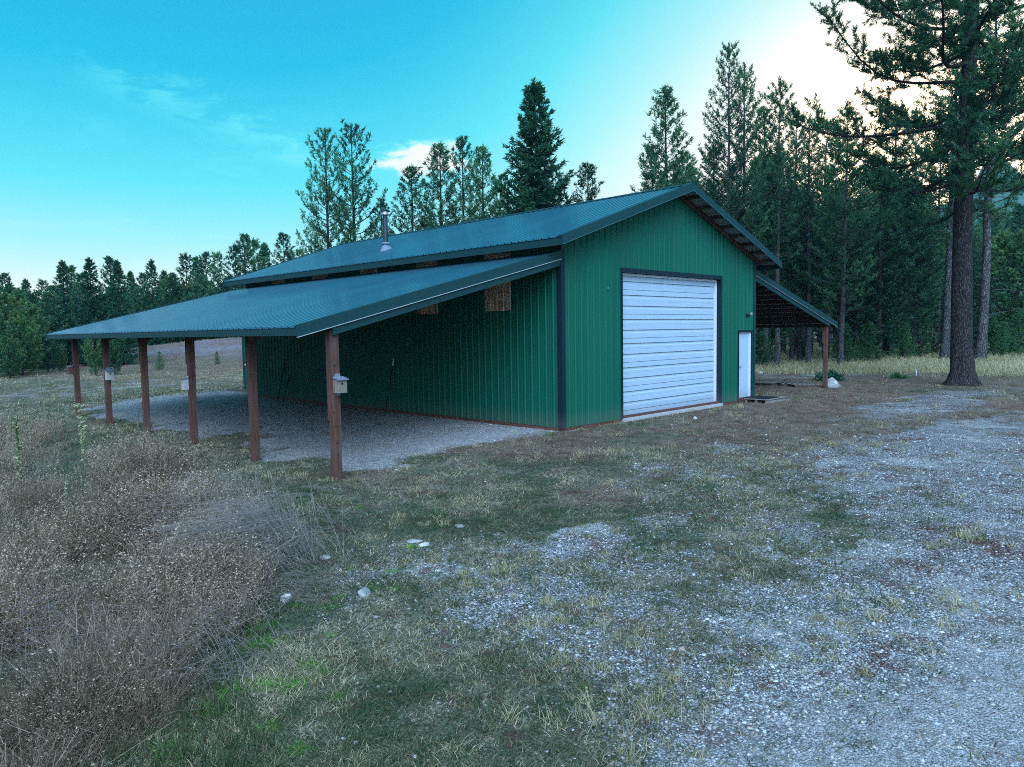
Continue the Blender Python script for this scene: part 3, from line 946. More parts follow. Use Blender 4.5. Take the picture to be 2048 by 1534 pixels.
mb = MB(); mb.hexa([(-.05, 1.5, 1.24), (-.42, 1.5, .98), (-.42, 2.4, .98), (-.05, 2.4, 1.24)][::-1], [(-.05, 1.5, 1.27), (-.42, 1.5, 1.01), (-.42, 2.4, 1.01), (-.05, 2.4, 1.27)][::-1]); mb.build('shutter', M['frame'], win)

# ------------------------------------------------------------------ small things around the barn
def pole(y, ztop, r, lean, mat, tip, label, dx=.38, dyy=0.0):
    z0 = hz(-dx, y) - .03
    mb = MB(); mb.tube([(0, 0, 0), (lean, dyy, ztop - z0)], r, 8)
    o = mb.build('steel_pole', mat); o.location = (-dx, y, z0)
    tag(o, label, 'pole')
    if tip:
        t0 = .87
        q = MB(); q.tube([(lean * t0, dyy * t0, (ztop - z0) * t0), (lean * 1.004, dyy * 1.004, (ztop - z0) * 1.005)], r * 1.35, 8); q.build('pale_tip', M['frame'], o)
    return o


pole(6.35, 1.45, .015, .34, M['iron'], True, 'thin dark rod with a white tip leaning on the green side wall')
pole(12.7, 1.25, .017, .33, M['iron'], False, 'dark rod leaning on the side wall, left one of the far pair')
pole(12.35, .75, .017, .30, M['iron'], False, 'short dark rod on the side wall, right one of the far pair')
pole(8.95, .55, .018, .30, M['iron'], False, 'short dark rod at the wall foot half hidden by the nearest post')


def birdhouse(x, y, z, face, wmat, label, s=1.0, tall=.24, plate=True):
    """face: 'front' faces -y, 'left' faces -x"""
    rz = 0 if face == 'front' else -PI / 2
    t = empty('birdhouse', (x, y, z), label, 'birdhouse', 'birdhouses on the lean-to posts', rz)
    t.scale = (s, s, s)
    mb = MB(); w2, d, h = .085, .15, tall
    mb.hexa([(-w2, -d, 0), (w2, -d, 0), (w2, -.012, 0), (-w2, -.012, 0)], [(-w2, -d, h - .03), (w2, -d, h - .03), (w2, -.012, h), (-w2, -.012, h)])
    mb.build('body', wmat, t)
    mb = MB(); mb.hexa([(-.10, -d - .035, h - .033), (.10, -d - .035, h - .033), (.10, -.008, h + .004), (-.10, -.008, h + .004)],
                       [(-.10, -d - .035, h - .015), (.10, -d - .035, h - .015), (.10, -.008, h + .022), (-.10, -.008, h + .022)])
    mb.build('roof', M['slate'], t)
    if plate:
        mb = MB(); mb.box(-.05, .05, -.010, 0, -.05, h + .07); mb.build('backboard', wmat if tall > .25 else M['slate'], t)
    mb = MB(); n = 14
    mb.add([(0 + .019 * math.cos(2 * PI * k / n), -d - .0015, h * .63 + .019 * math.sin(2 * PI * k / n)) for k in range(n)] +
           [(0 + .019 * math.cos(2 * PI * k / n), -d + .01, h * .63 + .019 * math.sin(2 * PI * k / n)) for k in range(n)],
           [tuple(range(n))] + [(k, (k + 1) % n, n + (k + 1) % n, n + k) for k in range(n)])
    mb.build('entrance_hole', M['hole'], t)
    return t


PXX = -LP
birdhouse(PXX + .03, POST_G[0][1] - .085, 1.20, 'front', M['palewood'], 'weathered grey-brown birdhouse with round hole on the nearest lean-to post', 1.05)
birdhouse(PXX + .02, POST_G[4][1] - .085, .98, 'front', M['whitewood'], 'pale birdhouse with dark roof on the second farthest lean-to post', 1.15)
birdhouse(PXX - .078, POST_G[2][1], .98, 'left', M['whitewood'], 'white birdhouse on the outer side of the third lean-to post', .8, .32)
birdhouse(PXX - .078, POST_G[5][1], 1.05, 'left', M['post'], 'dark reddish birdhouse on the outer side of the farthest lean-to post', .85, .30)


def pallet(x, y, rz, lx, ly, label, name='wood_pallet', n=6):
    z = hz(x, y)
    t = empty(name, (x, y, z), label, 'pallet', 'wooden pallets under the right lean-to', rz)
    for q in (-.46, 0, .46):
        mb = MB(); mb.box(-lx / 2, lx / 2, q * ly - .022, q * ly + .022, -.02, .085); mb.build('stringer', M['purlin'], t)
    for k in range(n):
        xx = -lx / 2 + .05 + (lx - .1) * k / (n - 1)
        mb = MB(); mb.box(xx - .055, xx + .055, -ly / 2, ly / 2, .0855, .106); mb.build('deck_board', M['graywood'], t)
    return t


pallet(15.2, 2.55, R(8), 1.1, 1.0, 'weathered wooden pallet beside the right edge of the barn wall')
pallet(15.55, 1.55, R(-50), 1.15, 1.0, 'weathered wooden pallet, the left one of two before the right post')
pallet(15.05, .95, R(-45), .9, .8, 'low wooden pallet touching the foot of the right lean-to post')
# door step and mat
z = hz(8.9, -.6)
st = empty('door_step', (8.95, -.50, z), 'low wooden platform step on the ground at the white entry door', 'step')
for q in (-.32, 0, .32):
    mb = MB(); mb.box(-.62, .62, q - .025, q + .025, -.03, .10); mb.build('stringer', M['graywood'], st)
for k in range(7):
    xx = -.57 + .19 * k
    mb = MB(); mb.box(xx - .085, xx + .085, -.37, .37, .1005, .125); mb.build('deck_board', M['graywood'], st)
mb = MB(); mb.box(-.50, .36, -.36, .34, 0, .02)
for k in range(12): mb.box(-.48 + .07 * k, -.455 + .07 * k, -.34, .32, .0205, .026)
dm = mb.build('door_mat', M['black']); dm.location = (8.83, -.49, z + .127); dm.rotation_euler.z = R(-1)
tag(dm, 'black rubber door mat lying on the wooden step', 'mat')


def ico_rock(seed, sx, sy, sz, sub=3, amp=.18):
    import bmesh
    bm = bmesh.new()
    bmesh.ops.create_icosphere(bm, subdivisions=sub, radius=1)
    V = np.array([v.co for v in bm.verts])
    Fc = np.array([[l.vert.index for l in f.loops] for f in bm.faces])
    bm.free()
    r = np.random.default_rng(seed)
    k = 1
    for q in range(7):
        d = r.normal(size=3); d /= np.linalg.norm(d)
        c = r.uniform(.55, .95)
        dd = V @ d
        V = V - np.outer(np.maximum(dd - c, 0) * .85, d)
    for q in range(5):
        fr = r.normal(size=3) * 2.2
        V = V * (1 + amp * .3 * np.sin(V @ fr + r.uniform(0, 6)))[:, None]
    return V * [sx, sy, sz], Fc


def put_rock(u, v, zz, sx, sy, sz, mat, label, seed):
    d = F_ + R_ * (u - 1024) / FPX - U_ * (v - 767) / FPX
    t = (zz - CAM[2]) / d[2]
    for _ in range(6):
        p = CAM + d * t
        t = (hz(p[0], p[1]) - CAM[2]) / d[2]
    p = CAM + d * t
    V, Fc = ico_rock(seed, sx, sy, sz)
    o = link_mesh('rock', np_mesh('rock', V, Fc, None, True), mat)
    o.location = (p[0], p[1], p[2] + sz * .35)
    o.rotation_euler = (0, 0, seed * .7)
    tag(o, label, 'rock')


put_rock(572, 1202, -.2, .060, .050, .055, M['rockwhite'], 'small pale egg-shaped stone at the edge of the dry weeds', 3)
put_rock(457, 1290, -.3, .075, .05, .035, M['rock'], 'flat blue-grey stone beside the green grass tuft near the weeds', 5)
put_rock(828, 1085, -.2, .10, .06, .03, M['rock'], 'flat pale rock in the grass, left one of the pair', 8)
put_rock(850, 1092, -.2, .07, .05, .03, M['rockwhite'], 'flat pale rock in the grass, right one of the pair', 9)
put_rock(918, 1054, -.2, .09, .05, .025, M['rock'], 'thin flat stone in the grass above the pair of rocks', 12)
put_rock(728, 1186, -.2, .14, .06, .03, M['rock'], 'long half buried grey stone in the grass slope', 15)
put_rock(652, 1116, -.2, .07, .05, .03, M['rock'], 'small grey stone among the matted dry stalks', 18)
put_rock(1390, 838, -.1, .06, .05, .05, M['rockwhite'], 'small pale stone on the ground before the garage door', 19)
put_rock(1521, 747, -.1, .12, .09, .08, M['rockwhite'], 'small white stone on the ground behind the right lean-to', 21)
V, Fc = ico_rock(33, .42, .34, .30)
o = link_mesh('boulder', np_mesh('boulder', V, Fc, None, True), M['rock'])
o.location = (15.45, .02, hz(15.4, 0) + .08)
tag(o, 'rounded pale boulder at the foot of the right lean-to post', 'boulder')
# plank lying by the annex
mb = MB(); mb.beam((0, 0, 0), (-.95, -.25, -.08), .09, .03); o = mb.build('plank', M['graywood']); o.location = (1.3, 18.8, hz(1.0, 18.7) + .14)
tag(o, 'weathered plank lying against the far corner of the rear annex', 'plank')
mb = MB(); mb.tube([(0, 0, 0), (.03, .01, .17), (.02, .03, .34)], [.028, .025, .014], 7); o = mb.build('stake', M['frame']); o.location = (23.3, -.6, hz(23.3, -.6) - .02)
tag(o, 'short white stake in the ground right of the lean-to', 'stake')


# ------------------------------------------------------------------ vegetation generators
def tris_to_mesh(name, P, tint, parent=None, mat=None):
    """P (m,3,3) triangles"""
    V = P.reshape(-1, 3)
    Fc = np.arange(len(V)).reshape(-1, 3)
    return np_mesh(name, V, Fc, tint)


def norm(a): return a / np.maximum(np.linalg.norm(a, axis=-1, keepdims=True), 1e-9)


def needles(c, d, n, ln, wd, spread, r, up=.0):
    """n thin triangles around every centre c with axis d"""
    Mn = len(c)
    C = np.repeat(c, n, 0); D = np.repeat(d, n, 0)
    rnd = r.normal(size=(Mn * n, 3))
    dirs = norm(D + norm(rnd) * spread + np.array([0, 0, up]))
    base = C - D * (r.uniform(0, 1, (Mn * n, 1)) * ln * .8)
    lens = ln * r.uniform(.65, 1.2, (Mn * n, 1))
    side = norm(np.cross(dirs, r.normal(size=(Mn * n, 3)))) * wd / 2
    tip = base + dirs * lens
    mid = base + dirs * lens * .45
    P = np.stack([base, mid + side, tip, mid - side], 1)          # quads (diamonds)
    return P


def quads_mesh(name, P, tint):
    V = P.reshape(-1, 3)
    Fc = np.arange(len(V)).reshape(-1, 4)
    return np_mesh(name, V, Fc, np.repeat(tint, 4))


def tubes(lst, n=5):
    Vs, Fs = [], []
    b = 0
    th = np.arange(n) * 2 * PI / n
    ct, st_ = np.cos(th), np.sin(th)
    for pts, rad in lst:
        pts = np.asarray(pts, float); k = len(pts)
        d = norm(np.gradient(pts, axis=0))
        ref = np.where(np.abs(d[:, 2:3]) < .9, np.array([[0, 0, 1.]]), np.array([[1., 0, 0]]))
        a = norm(np.cross(d, ref)); bb = np.cross(d, a)
        V = pts[:, None] + (a[:, None] * ct[None, :, None] + bb[:, None] * st_[None, :, None]) * np.asarray(rad)[:, None, None]
        Vs.append(V.reshape(-1, 3))
        i, j = np.meshgrid(np.arange(k - 1), np.arange(n), indexing='ij')
        Fs.append(np.stack([b + i * n + j, b + i * n + (j + 1) % n, b + (i + 1) * n + (j + 1) % n, b + (i + 1) * n + j], -1).reshape(-1, 4))
        b += k * n
    return np.concatenate(Vs), np.concatenate(Fs)


def conifer(seed, H, rmax, base, tr, nb, style='pine', needle=(8, .22, .045), tw=.42, dens=1.0, dead=0, flare=1.0, sub=5, top=.06, tip_up=.35, gap=.0):
    """returns (trunk mesh, crown mesh). base: crown base fraction, tr: trunk radius"""
    r = np.random.default_rng(seed)
    nseg = 14
    tz = np.linspace(0, 1, nseg) ** 1.0
    wob = np.cumsum(r.normal(size=(nseg, 2)) * .012 * H / nseg ** .5, 0)
    tp = np.stack([wob[:, 0] * .5, wob[:, 1] * .5, tz * H], 1); tp[0, :2] = 0
    trd = tr * (1 - tz) ** .85 + .012
    trd[0] *= flare * 1.25
    if nseg > 3: trd[1] *= 1 + (flare - 1) * .15
    if flare > 1:
        ex = np.array([[0, 0, .25], [0, 0, .6]]) ; tp = np.concatenate([tp[:1], ex, tp[1:]]); trd = np.concatenate([[tr * flare * 1.35], [tr * flare * 1.1], [tr * 1.08], trd[1:]])
    tb = []
    C, D, Tn = [], [], []
    axis_at = lambda z: np.array([np.interp(z, tp[:, 2], tp[:, 0]), np.interp(z, tp[:, 2], tp[:, 1]), z])
    for k in range(nb):
        f = (k + r.uniform(0, 1)) / nb
        zf = base + (1 - base) * (f ** (.92 if style != 'fir' else 1.0)) * (1 - top * .4)
        q = (zf - base) / (1 - base)
        if style == 'fir': env = (1 - q) ** .85 * (.55 + .45 * min(1, q / .08))
        elif style == 'narrow': env = (1 - q) ** .7 * (.45 + .55 * min(1, q / .25))
        elif style == 'big': env = (1 - q) ** .5 * (.75 + .25 * min(1, q / .2))
        else: env = (1 - q) ** .62 * (.5 + .5 * min(1, q / .3))
        Lb = rmax * env * r.uniform(.62, 1.12) + .12
        if r.random() < gap: continue
        az = k * 2.39996 + r.uniform(-.5, .5)
        hd = np.array([math.cos(az), math.sin(az), 0])
        z0 = zf * H
        btint = r.normal() * .16
        ns = 6
        t = np.linspace(0, 1, ns)
        rise0 = {'fir': -.10, 'pine': .10, 'narrow': .15, 'big': -.02}[style] + q * .45 + r.uniform(-.12, .12)
        rise = rise0 * t + tip_up * t ** 2.2 - (.18 if style in ('fir', 'big') else .06) * np.sin(t * PI) * (1 - q)
        p0 = axis_at(z0)
        bend = r.uniform(-.25, .25)
        perp = np.array([-hd[1], hd[0], 0])
        pts = p0 + hd * (t * Lb)[:, None] + perp * (bend * Lb * t ** 2)[:, None] + np.array([0, 0, 1]) * (rise * Lb)[:, None]
        rb = max(.006, .013 * Lb + tr * .035) * (1 - t * .85)
        tb.append((pts, rb))
        # twigs
        start = .12 if style == 'fir' else (.32 if style != 'big' else .36)
        ntw = max(3, int(Lb / .34 * dens * sub / 5))
        s = start + (1 - start) * (np.arange(ntw) + r.uniform(0, 1, ntw)) / ntw
        for si, sgn in zip(s, r.choice([-1, 1], ntw)):
            pc = np.array([np.interp(si, t, pts[:, a]) for a in range(3)])
            dl = norm(pts[min(ns - 1, int(si * ns) + 0)] - pts[max(0, int(si * ns) - 1)] + 1e-6)
            wl = tw * Lb * (1.05 - si * .75) * r.uniform(.5, 1.1) + .10
            td = norm(dl * .75 + perp * sgn * r.uniform(.3, 1.0) + np.array([0, 0, r.uniform(-.12, .42) if style not in ('fir', 'big') else (r.uniform(.0, 1.1) if style == 'big' else r.uniform(-.35, .12))]))
            nt = max(2, int(wl / (.17 / dens)))
            q_ = (np.arange(nt) + .6) / nt
            up_ = (.25 if style != 'fir' else -.12) * q_ ** 2 * wl
            tc_ = pc + td * (q_ * wl)[:, None] + np.array([0, 0, 1]) * up_[:, None] + r.normal(size=(nt, 3)) * .03
            C.append(tc_); D.append(np.repeat(norm(td + np.array([0, 0, .35 if style != 'fir' else -.05]))[None], nt, 0))
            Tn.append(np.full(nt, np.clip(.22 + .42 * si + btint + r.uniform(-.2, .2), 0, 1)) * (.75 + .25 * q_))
            if wl > .5: tb.append((np.stack([pc, pc + td * wl * .5 + [0, 0, .05 * wl], pc + td * wl * .9 + [0, 0, up_[-1]]]), [.010, .007, .004]))
        C.append(pts[-1][None]); D.append(norm(pts[-1] - pts[-2])[None]); Tn.append(np.array([.7]))
    # leader
    nl = 10
    C.append(np.stack([axis_at(H * (1 - .05 * k / nl)) for k in range(nl)])); D.append(np.repeat([[0, 0, 1.]], nl, 0)); Tn.append(np.full(nl, .6))
    for k in range(dead):
        zf = r.uniform(.10, base + .12); az = r.uniform(0, 2 * PI); Lb = rmax * r.uniform(.25, .8)
        hd = np.array([math.cos(az), math.sin(az), 0]); t = np.linspace(0, 1, 6)
        dr = r.uniform(-.9, .2)
        pts = axis_at(zf * H) + hd * (t * Lb)[:, None] + np.array([0, 0, 1]) * ((.25 * t + dr * t ** 2.2) * Lb)[:, None]
        tb.append((pts, .018 * (1 - t * .8)))
        for _ in range(2):
            i = r.integers(2, 5); tb.append((np.stack([pts[i], pts[i] + norm(r.normal(size=3)) * .2 * Lb + hd * .15 * Lb, pts[i] + hd * .4 * Lb + r.normal(size=3) * .12 * Lb]), [.008, .006, .003]))
    C = np.concatenate(C); D = np.concatenate(D); Tn = np.concatenate(Tn)
    P = needles(C, D, needle[0], needle[1], needle[2], {'fir': .8, 'big': 1.35}.get(style, 1.05), r, .12 if style != 'fir' else 0)
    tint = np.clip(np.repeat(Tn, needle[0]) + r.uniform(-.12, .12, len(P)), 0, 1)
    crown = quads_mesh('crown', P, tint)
    Vt, Ft = tubes([(tp, trd)], 14 if flare > 1 else 9)
    Vb, Fb = tubes(tb, 4)
    trunk = np_mesh('trunk', np.concatenate([Vt, Vb]), np.concatenate([Ft, Fb + len(Vt)]), None, True)
    return trunk, crown


PROTO = {}


def proto(key, H, bark, leaf, **kw):
    tr_, cr = conifer(H=H, **kw)
    tr_.materials.append(M[bark]); cr.materials.append(M[leaf])
    PROTO[key] = (H, tr_, cr)


ND = (9, .23, .046)
proto('pineA', 15, 'bark', 'needle', seed=1, rmax=3.3, base=.10, tr=.17, nb=105, style='pine', needle=ND, tip_up=.55, dens=1.15)
proto('pineB', 15, 'bark', 'needle', seed=2, rmax=2.5, base=.12, tr=.16, nb=115, style='narrow', needle=ND, tip_up=.5, dens=1.3)
proto('pineC', 14, 'bark', 'needle', seed=3, rmax=2.5, base=.10, tr=.15, nb=135, style='narrow', needle=ND, tip_up=.35, dens=1.45)
proto('fir', 15, 'bark', 'needlefir', seed=4, rmax=3.2, base=.05, tr=.2, nb=300, style='fir', needle=(9, .25, .060), dens=1.5, tip_up=.35, sub=7)
proto('firB', 12, 'bark', 'needlefir', seed=5, rmax=2.2, base=.06, tr=.15, nb=170, style='fir', needle=(8, .27, .07), dens=1.2, tip_up=.2)
proto('tallA', 18, 'barkgrey', 'needle', seed=6, rmax=2.8, base=.37, tr=.21, nb=92, style='pine', needle=ND, tip_up=.35, dens=1.3, dead=22)
proto('tallB', 18, 'barkgrey', 'needle', seed=7, rmax=2.4, base=.30, tr=.19, nb=105, style='narrow', needle=ND, tip_up=.25, dens=1.35, dead=26)
proto('tallC', 19, 'barkgrey', 'needle', seed=8, rmax=3.3, base=.22, tr=.22, nb=135, style='pine', needle=ND, tip_up=.3, dens=1.25, dead=18)
proto('far', 14, 'bark', 'needle', seed=9, rmax=2.5, base=.12, tr=.16, nb=85, style='narrow', needle=(6, .36, .10), dens=.9, tip_up=.35)
proto('farfir', 14, 'bark', 'needlefir', seed=10, rmax=2.7, base=.05, tr=.16, nb=150, style='fir', needle=(6, .36, .11), dens=.9, tip_up=.3)
proto('farB', 14, 'bark', 'needle', seed=12, rmax=2.8, base=.2, tr=.15, nb=75, style='pine', needle=(6, .36, .10), dens=.85, tip_up=.4)
proto('young', 4, 'bark', 'needleyoung', seed=13, rmax=1.25, base=.04, tr=.05, nb=70, style='fir', needle=(8, .17, .032), dens=1.7, tip_up=.45)
proto('bushy', 6, 'bark', 'leaf', seed=14, rmax=2.5, base=.03, tr=.08, nb=120, style='pine', needle=(9, .20, .07), dens=1.2, tip_up=.45)


def hdir(u, v):
    d = px_dir(u, v)
    return d, math.hypot(d[0], d[1])


TREES = 0


def tree(key, name, x, y, H, rz, label, group=None, fat=1.0, leaf=None, cat='tree'):
    global TREES
    TREES += 1
    H0, tr_, cr = PROTO[key]
    s = H / H0
    t = empty(name, (x, y, hz(x, y) - .05), label, cat, group, rz)
    t.scale = (s * fat, s * fat, s)
    link_mesh('trunk', tr_, None, t)
    link_mesh('crown', cr, None, t)
    return t


def tree_px(key, name, u, vtop, D, label, group=None, fat=1.0, rz=None, cat='tree'):
    """a tree whose tip was measured in the photograph, standing D metres from the camera"""
    d, h = hdir(u, vtop)
    p = CAM + d * (D / h)
    return tree(key, name, p[0], p[1], p[2] - hz(p[0], p[1]), rz if rz is not None else (u * 1.7) % 6.28, label, group, fat, cat=cat)


GB = 'conifers standing behind the barn roof'
tree_px('pineA', 'pine_tree', 650, 258, 44, 'open pine with upswept branches, left one of the tall pair behind the flue', GB, .85, 1.0)
tree_px('pineA', 'pine_tree', 701, 248, 46, 'open pine with upswept branches, right one of the tall pair behind the flue', GB, .92, 3.4)
tree_px('pineB', 'pine_tree', 762, 395, 47, 'short thin pine just right of the flue pipe', GB, 1.0)
tree_px('pineC', 'pine_tree', 823, 330, 46, 'green pine right of the flue, first of a row rising behind the ridge', GB, 1.15)
tree_px('pineC', 'pine_tree', 879, 284, 45, 'pine under the small cloud, second in the row right of the flue', GB, 1.1)
tree_px('pineB', 'pine_tree', 926, 272, 46, 'pine third in the row right of the flue, left of its shorter neighbour', GB, .95)
tree_px('pineC', 'pine_tree', 964, 290, 44, 'pine fourth in the row right of the flue, left of the large fir', GB, 1.05)
tree_px('pineB', 'pine_tree', 1003, 350, 47, 'small pine squeezed between the row of pines and the large fir', GB, 1.1)
tree_px('fir', 'fir_tree', 1062, 158, 41, 'large dense conical dark fir towering behind the middle of the ridge', GB, 1.12)
tree_px('pineA', 'pine_tree', 1118, 345, 45, 'thin pine branch spray showing right of the large fir', GB, .45, 2.0)
tree_px('pineC', 'pine_tree', 1175, 324, 44, 'small lone pine in the bright gap right of the large fir', GB, 1.05)
tree_px('pineC', 'pine_tree', 1331, 174, 38, 'slender pine rising just left of the roof peak', GB, 1.0)
tree_px('pineB', 'pine_tree', 1300, 290, 39, 'lower pine beside the slender pine left of the roof peak', GB, 1.1)
tree_px('pineB', 'pine_tree', 1368, 300, 39, 'lower pine between the slender pine and the roof peak', GB, 1.1)
GR = 'pines rising right of the roof peak'
tree_px('tallC', 'pine_tree', 1463, 86, 40, 'tallest pine right of the roof peak with a ragged open top', GR, .75)
tree_px('tallA', 'pine_tree', 1492, 128, 41, 'pine close behind the tallest one right of the roof peak', GR, .8)
tree_px('tallB', 'pine_tree', 1432, 290, 42, 'shorter pine leaning in over the roof peak from the right', GR, 1.2)
tree_px('tallA', 'pine_tree', 1560, 163, 43, 'pointed pine midway between the roof peak and the big pine', GR, .85)
tree_px('tallB', 'pine_tree', 1536, 212, 44, 'pine just left of the pointed pine right of the peak', GR, 1.0)
tree_px('tallC', 'pine_tree', 1622, 250, 46, 'bushy pine before the sun glow left of the big pine', GR, .95)
tree_px('tallB', 'pine_tree', 1590, 235, 48, 'narrow pine behind the pointed pine', GR, 1.0)
tree_px('tallC', 'pine_tree', 1690, 215, 44, 'pine half hidden by the left limbs of the big pine', GR, 1.0)

for u, v, D, lb in [(1655, 330, 50, 'mid height pine closing the gap left of the big pine limbs'), (1720, 350, 52, 'full pine under the lowest left limb of the big pine'), (1765, 330, 49, 'dense pine directly left of the big pine crown'),
                    (1815, 370, 53, 'lower pine just left of the big pine trunk'), (1850, 400, 56, 'short pine tucked behind the big pine trunk on its left'), (1605, 380, 47, 'pine with low boughs above the right lean-to roof')]:
    tree_px('pineC' if u % 2 else 'tallC', 'pine_tree', u, v, D, lb, GR, 1.25)

# forest edge with trunks that can be told apart
GF = 'trunks along the forest edge on the right'
def trunk_px(key, u, v, H, label, fat=1.0, zz=-.1):
    d = px_dir(u, v); t = (zz - CAM[2]) / d[2]; p = CAM + d * t
    return tree(key, 'pine_tree', p[0], p[1], H, (u * .7) % 6.28, label, GF, fat)
trunk_px('tallC', 1782, 714, 18, 'pine with a thick straight trunk at the grass edge right of the lean-to', 1.1)
trunk_px('tallB', 1827, 716, 17, 'pine with a slim grey trunk midway between the lean-to and big pine', 1.0)
trunk_px('tallA', 1888, 724, 19, 'pine with a leaning flared trunk just left of the big pine', 1.15)
trunk_px('tallC', 1868, 700, 18, 'dark pine with a wide foot behind the leaning trunk', 1.25)
trunk_px('tallA', 1652, 712, 18, 'pine with a grey trunk directly behind the right lean-to post', 1.15)
trunk_px('tallB', 1567, 712, 16, 'pine with a dark trunk seen under the right lean-to roof', 1.1)
trunk_px('tallC', 1535, 716, 15, 'pine with twin dark trunks low under the right lean-to', 1.0)
trunk_px('tallA', 1960, 726, 22, 'second large pine standing close behind the big pine on its right', 1.1)
# deep forest
r = np.random.default_rng(21)
cnt = 0
spots = []
for k in range(4000):
    if cnt >= 150: break
    a = R(r.uniform(57, 92)); D = r.uniform(56, 135) if a > R(63) else r.uniform(44, 120)
    if D < 52 and a > R(68): continue
    x, y = CAM[0] + D * math.sin(a), CAM[1] + D * math.cos(a)
    if R(78.0) < a < R(92) and D < 82: continue                   # meadow on the far right
    if any((x - p) ** 2 + (y - q) ** 2 < 2.4 ** 2 for p, q in spots): continue
    spots.append((x, y)); cnt += 1
    key = ['tallA', 'tallB', 'tallC', 'pineC', 'firB', 'tallC'][int(r.integers(0, 6))]
    top_el = r.uniform(7.5, 12.8) if a < R(65) else (r.uniform(7.0, 10.3) if a < R(74) else r.uniform(4.5, 7.6))
    H = 2.2 + D * math.tan(R(top_el))
    tree(key, 'pine_tree', x, y, H, r.uniform(0, 6.28), 'tall pine deep in the dark forest stand right of the barn', 'pines of the forest stand', r.uniform(.95, 1.35))
# wood closing the view farther right (sun side)
for k in range(46):
    a = R(r.uniform(80, 112)); D = r.uniform(70, 120)
    x, y = CAM[0] + D * math.sin(a), CAM[1] + D * math.cos(a)
    tree(['tallC', 'tallA', 'firB'][k % 3], 'pine_tree', x, y, r.uniform(11, 16), r.uniform(0, 6.28), 'pine of the wood at the far right beyond the sunlit meadow', 'pines beyond the meadow', 1.3)
# wood far behind the barn
for k in range(34):
    a = R(28 + 30 * k / 34 + r.uniform(-.6, .6)); D = r.uniform(80, 125)
    x, y = CAM[0] + D * math.sin(a), CAM[1] + D * math.cos(a)
    tree(['far', 'farfir', 'farB'][k % 3], 'pine_tree', x, y, r.uniform(8, 11), r.uniform(0, 6.28), 'low distant pine of the wood behind the barn', 'distant pines behind the barn', 1.0)
# young trees at the forest edge
yg = [(1545, 700, 46, 'young'), (1520, 690, 42, 'bushy'), (1608, 694, 48, 'bushy'), (1712, 640, 50, 'young'), (1738, 668, 48, 'young'), (1690, 672, 47, 'young'), (1806, 668, 52, 'young'), (1840, 640, 56, 'young'),
      (1985, 655, 58, 'young'), (2005, 668, 57, 'young'), (2040, 640, 60, 'young'), (1760, 640, 58, 'bushy'), (1868, 652, 60, 'young')]
yl = ['young conifer under the right lean-to roof, beside the trunk', 'bushy young conifer next to the barn corner under the lean-to', 'spreading green sapling behind the pallets', 'bright young conifer just right of the lean-to eave',
      'small young conifer right of the bright one by the lean-to eave', 'low young conifer behind the right lean-to post', 'young conifer beside the thick straight trunk', 'young conifer left of the leaning trunk',
      'young conifer at the meadow edge right of the big pine', 'small young conifer at the sunlit meadow edge', 'taller young conifer at the right picture edge', 'bushy dark conifer deep between the trunks', 'young conifer in shade between leaning trunk and big pine']
for (u, v, D, k), lb in zip(yg, yl):
    tree_px(k, 'young_conifer', u, v - 25, D, lb, 'young conifers at the forest edge', 1.2 if k == 'young' else .9)
for k, (u, v, D) in enumerate([(1995, 560, 66), (2030, 470, 64), (2075, 500, 68), (2010, 610, 70), (2110, 480, 66), (2050, 560, 74)]):
    tree_px('bushy' if k % 2 else 'pineA', 'pine_tree', u, v, D, 'sunlit yellow-green pine at the right edge beside the meadow', 'sunlit pines at the right edge', 1.1 if k % 2 else .9)

# left tree line
GL = 'conifers of the left tree line'
lt_ = [(12, 545, 78, 'far', 'slim pale pine at the far left picture edge'), (50, 557, 80, 'farfir', 'pointed dark fir second from the left picture edge'), (86, 560, 82, 'farB', 'thin pine left of the first tall dark fir'),
       (124, 520, 70, 'farfir', 'first tall dark fir of the left tree line'), (144, 530, 74, 'far', 'pine touching the right side of the first tall dark fir'), (180, 514, 66, 'farfir', 'tallest dark fir of the clump behind the far posts'),
       (216, 512, 68, 'far', 'double topped pine in the clump behind the far posts'), (236, 520, 66, 'farfir', 'broad fir closing the right side of the dark clump'), (162, 545, 68, 'farB', 'pine in the middle of the dark clump'),
       (262, 542, 102, 'farfir', 'lower fir right of the dark clump'), (284, 545, 100, 'far', 'thin pine in the dip of the left tree line'), (300, 518, 92, 'farfir', 'single pointed fir in the dip of the tree line'),
       (327, 540, 101, 'farfir', 'short pointed fir right of the single pointed one'), (345, 545, 95, 'far', 'faint thin pine before the trio of slender pines'), (371, 509, 97, 'farB', 'first of the trio of slender pines above the lean-to'),
       (394, 512, 102, 'farfir', 'second of the trio of slender pines above the lean-to'), (414, 503, 98, 'far', 'third of the trio of slender pines above the lean-to'), (434, 506, 94, 'farB', 'open pine left of the far roof corner'),
       (468, 490, 92, 'farB', 'open pine directly above the far roof corner'), (487, 467, 93, 'far', 'tallest open pine above the far roof corner'), (505, 480, 99, 'farB', 'pine right of the tallest one above the far roof corner'),
       (526, 485, 102, 'farfir', 'pointed pine between the far roof corner and the yellowish one'), (566, 464, 54, 'pineC', 'pine with yellowish lower boughs near the far roof edge'), (582, 500, 58, 'pineB', 'short pine at the far end of the ridge')]
for u, v, D, k, lb in lt_: tree_px(k, 'pine_tree', u, v, D, lb, GL, 1.1)
r = np.random.default_rng(5)
for k in range(80):
    u = 610 * (k + r.uniform(0, 1)) / 80 - 60
    v = r.uniform(566, 605) - max(0, u - 330) * .12
    tree_px(['far', 'farfir', 'farB'][k % 3], 'pine_tree', u, v, r.uniform(64, 82) if u < 215 else r.uniform(90, 115), 'lower conifer filling the shaded base of the left tree line', 'understorey of the left tree line', 1.5)
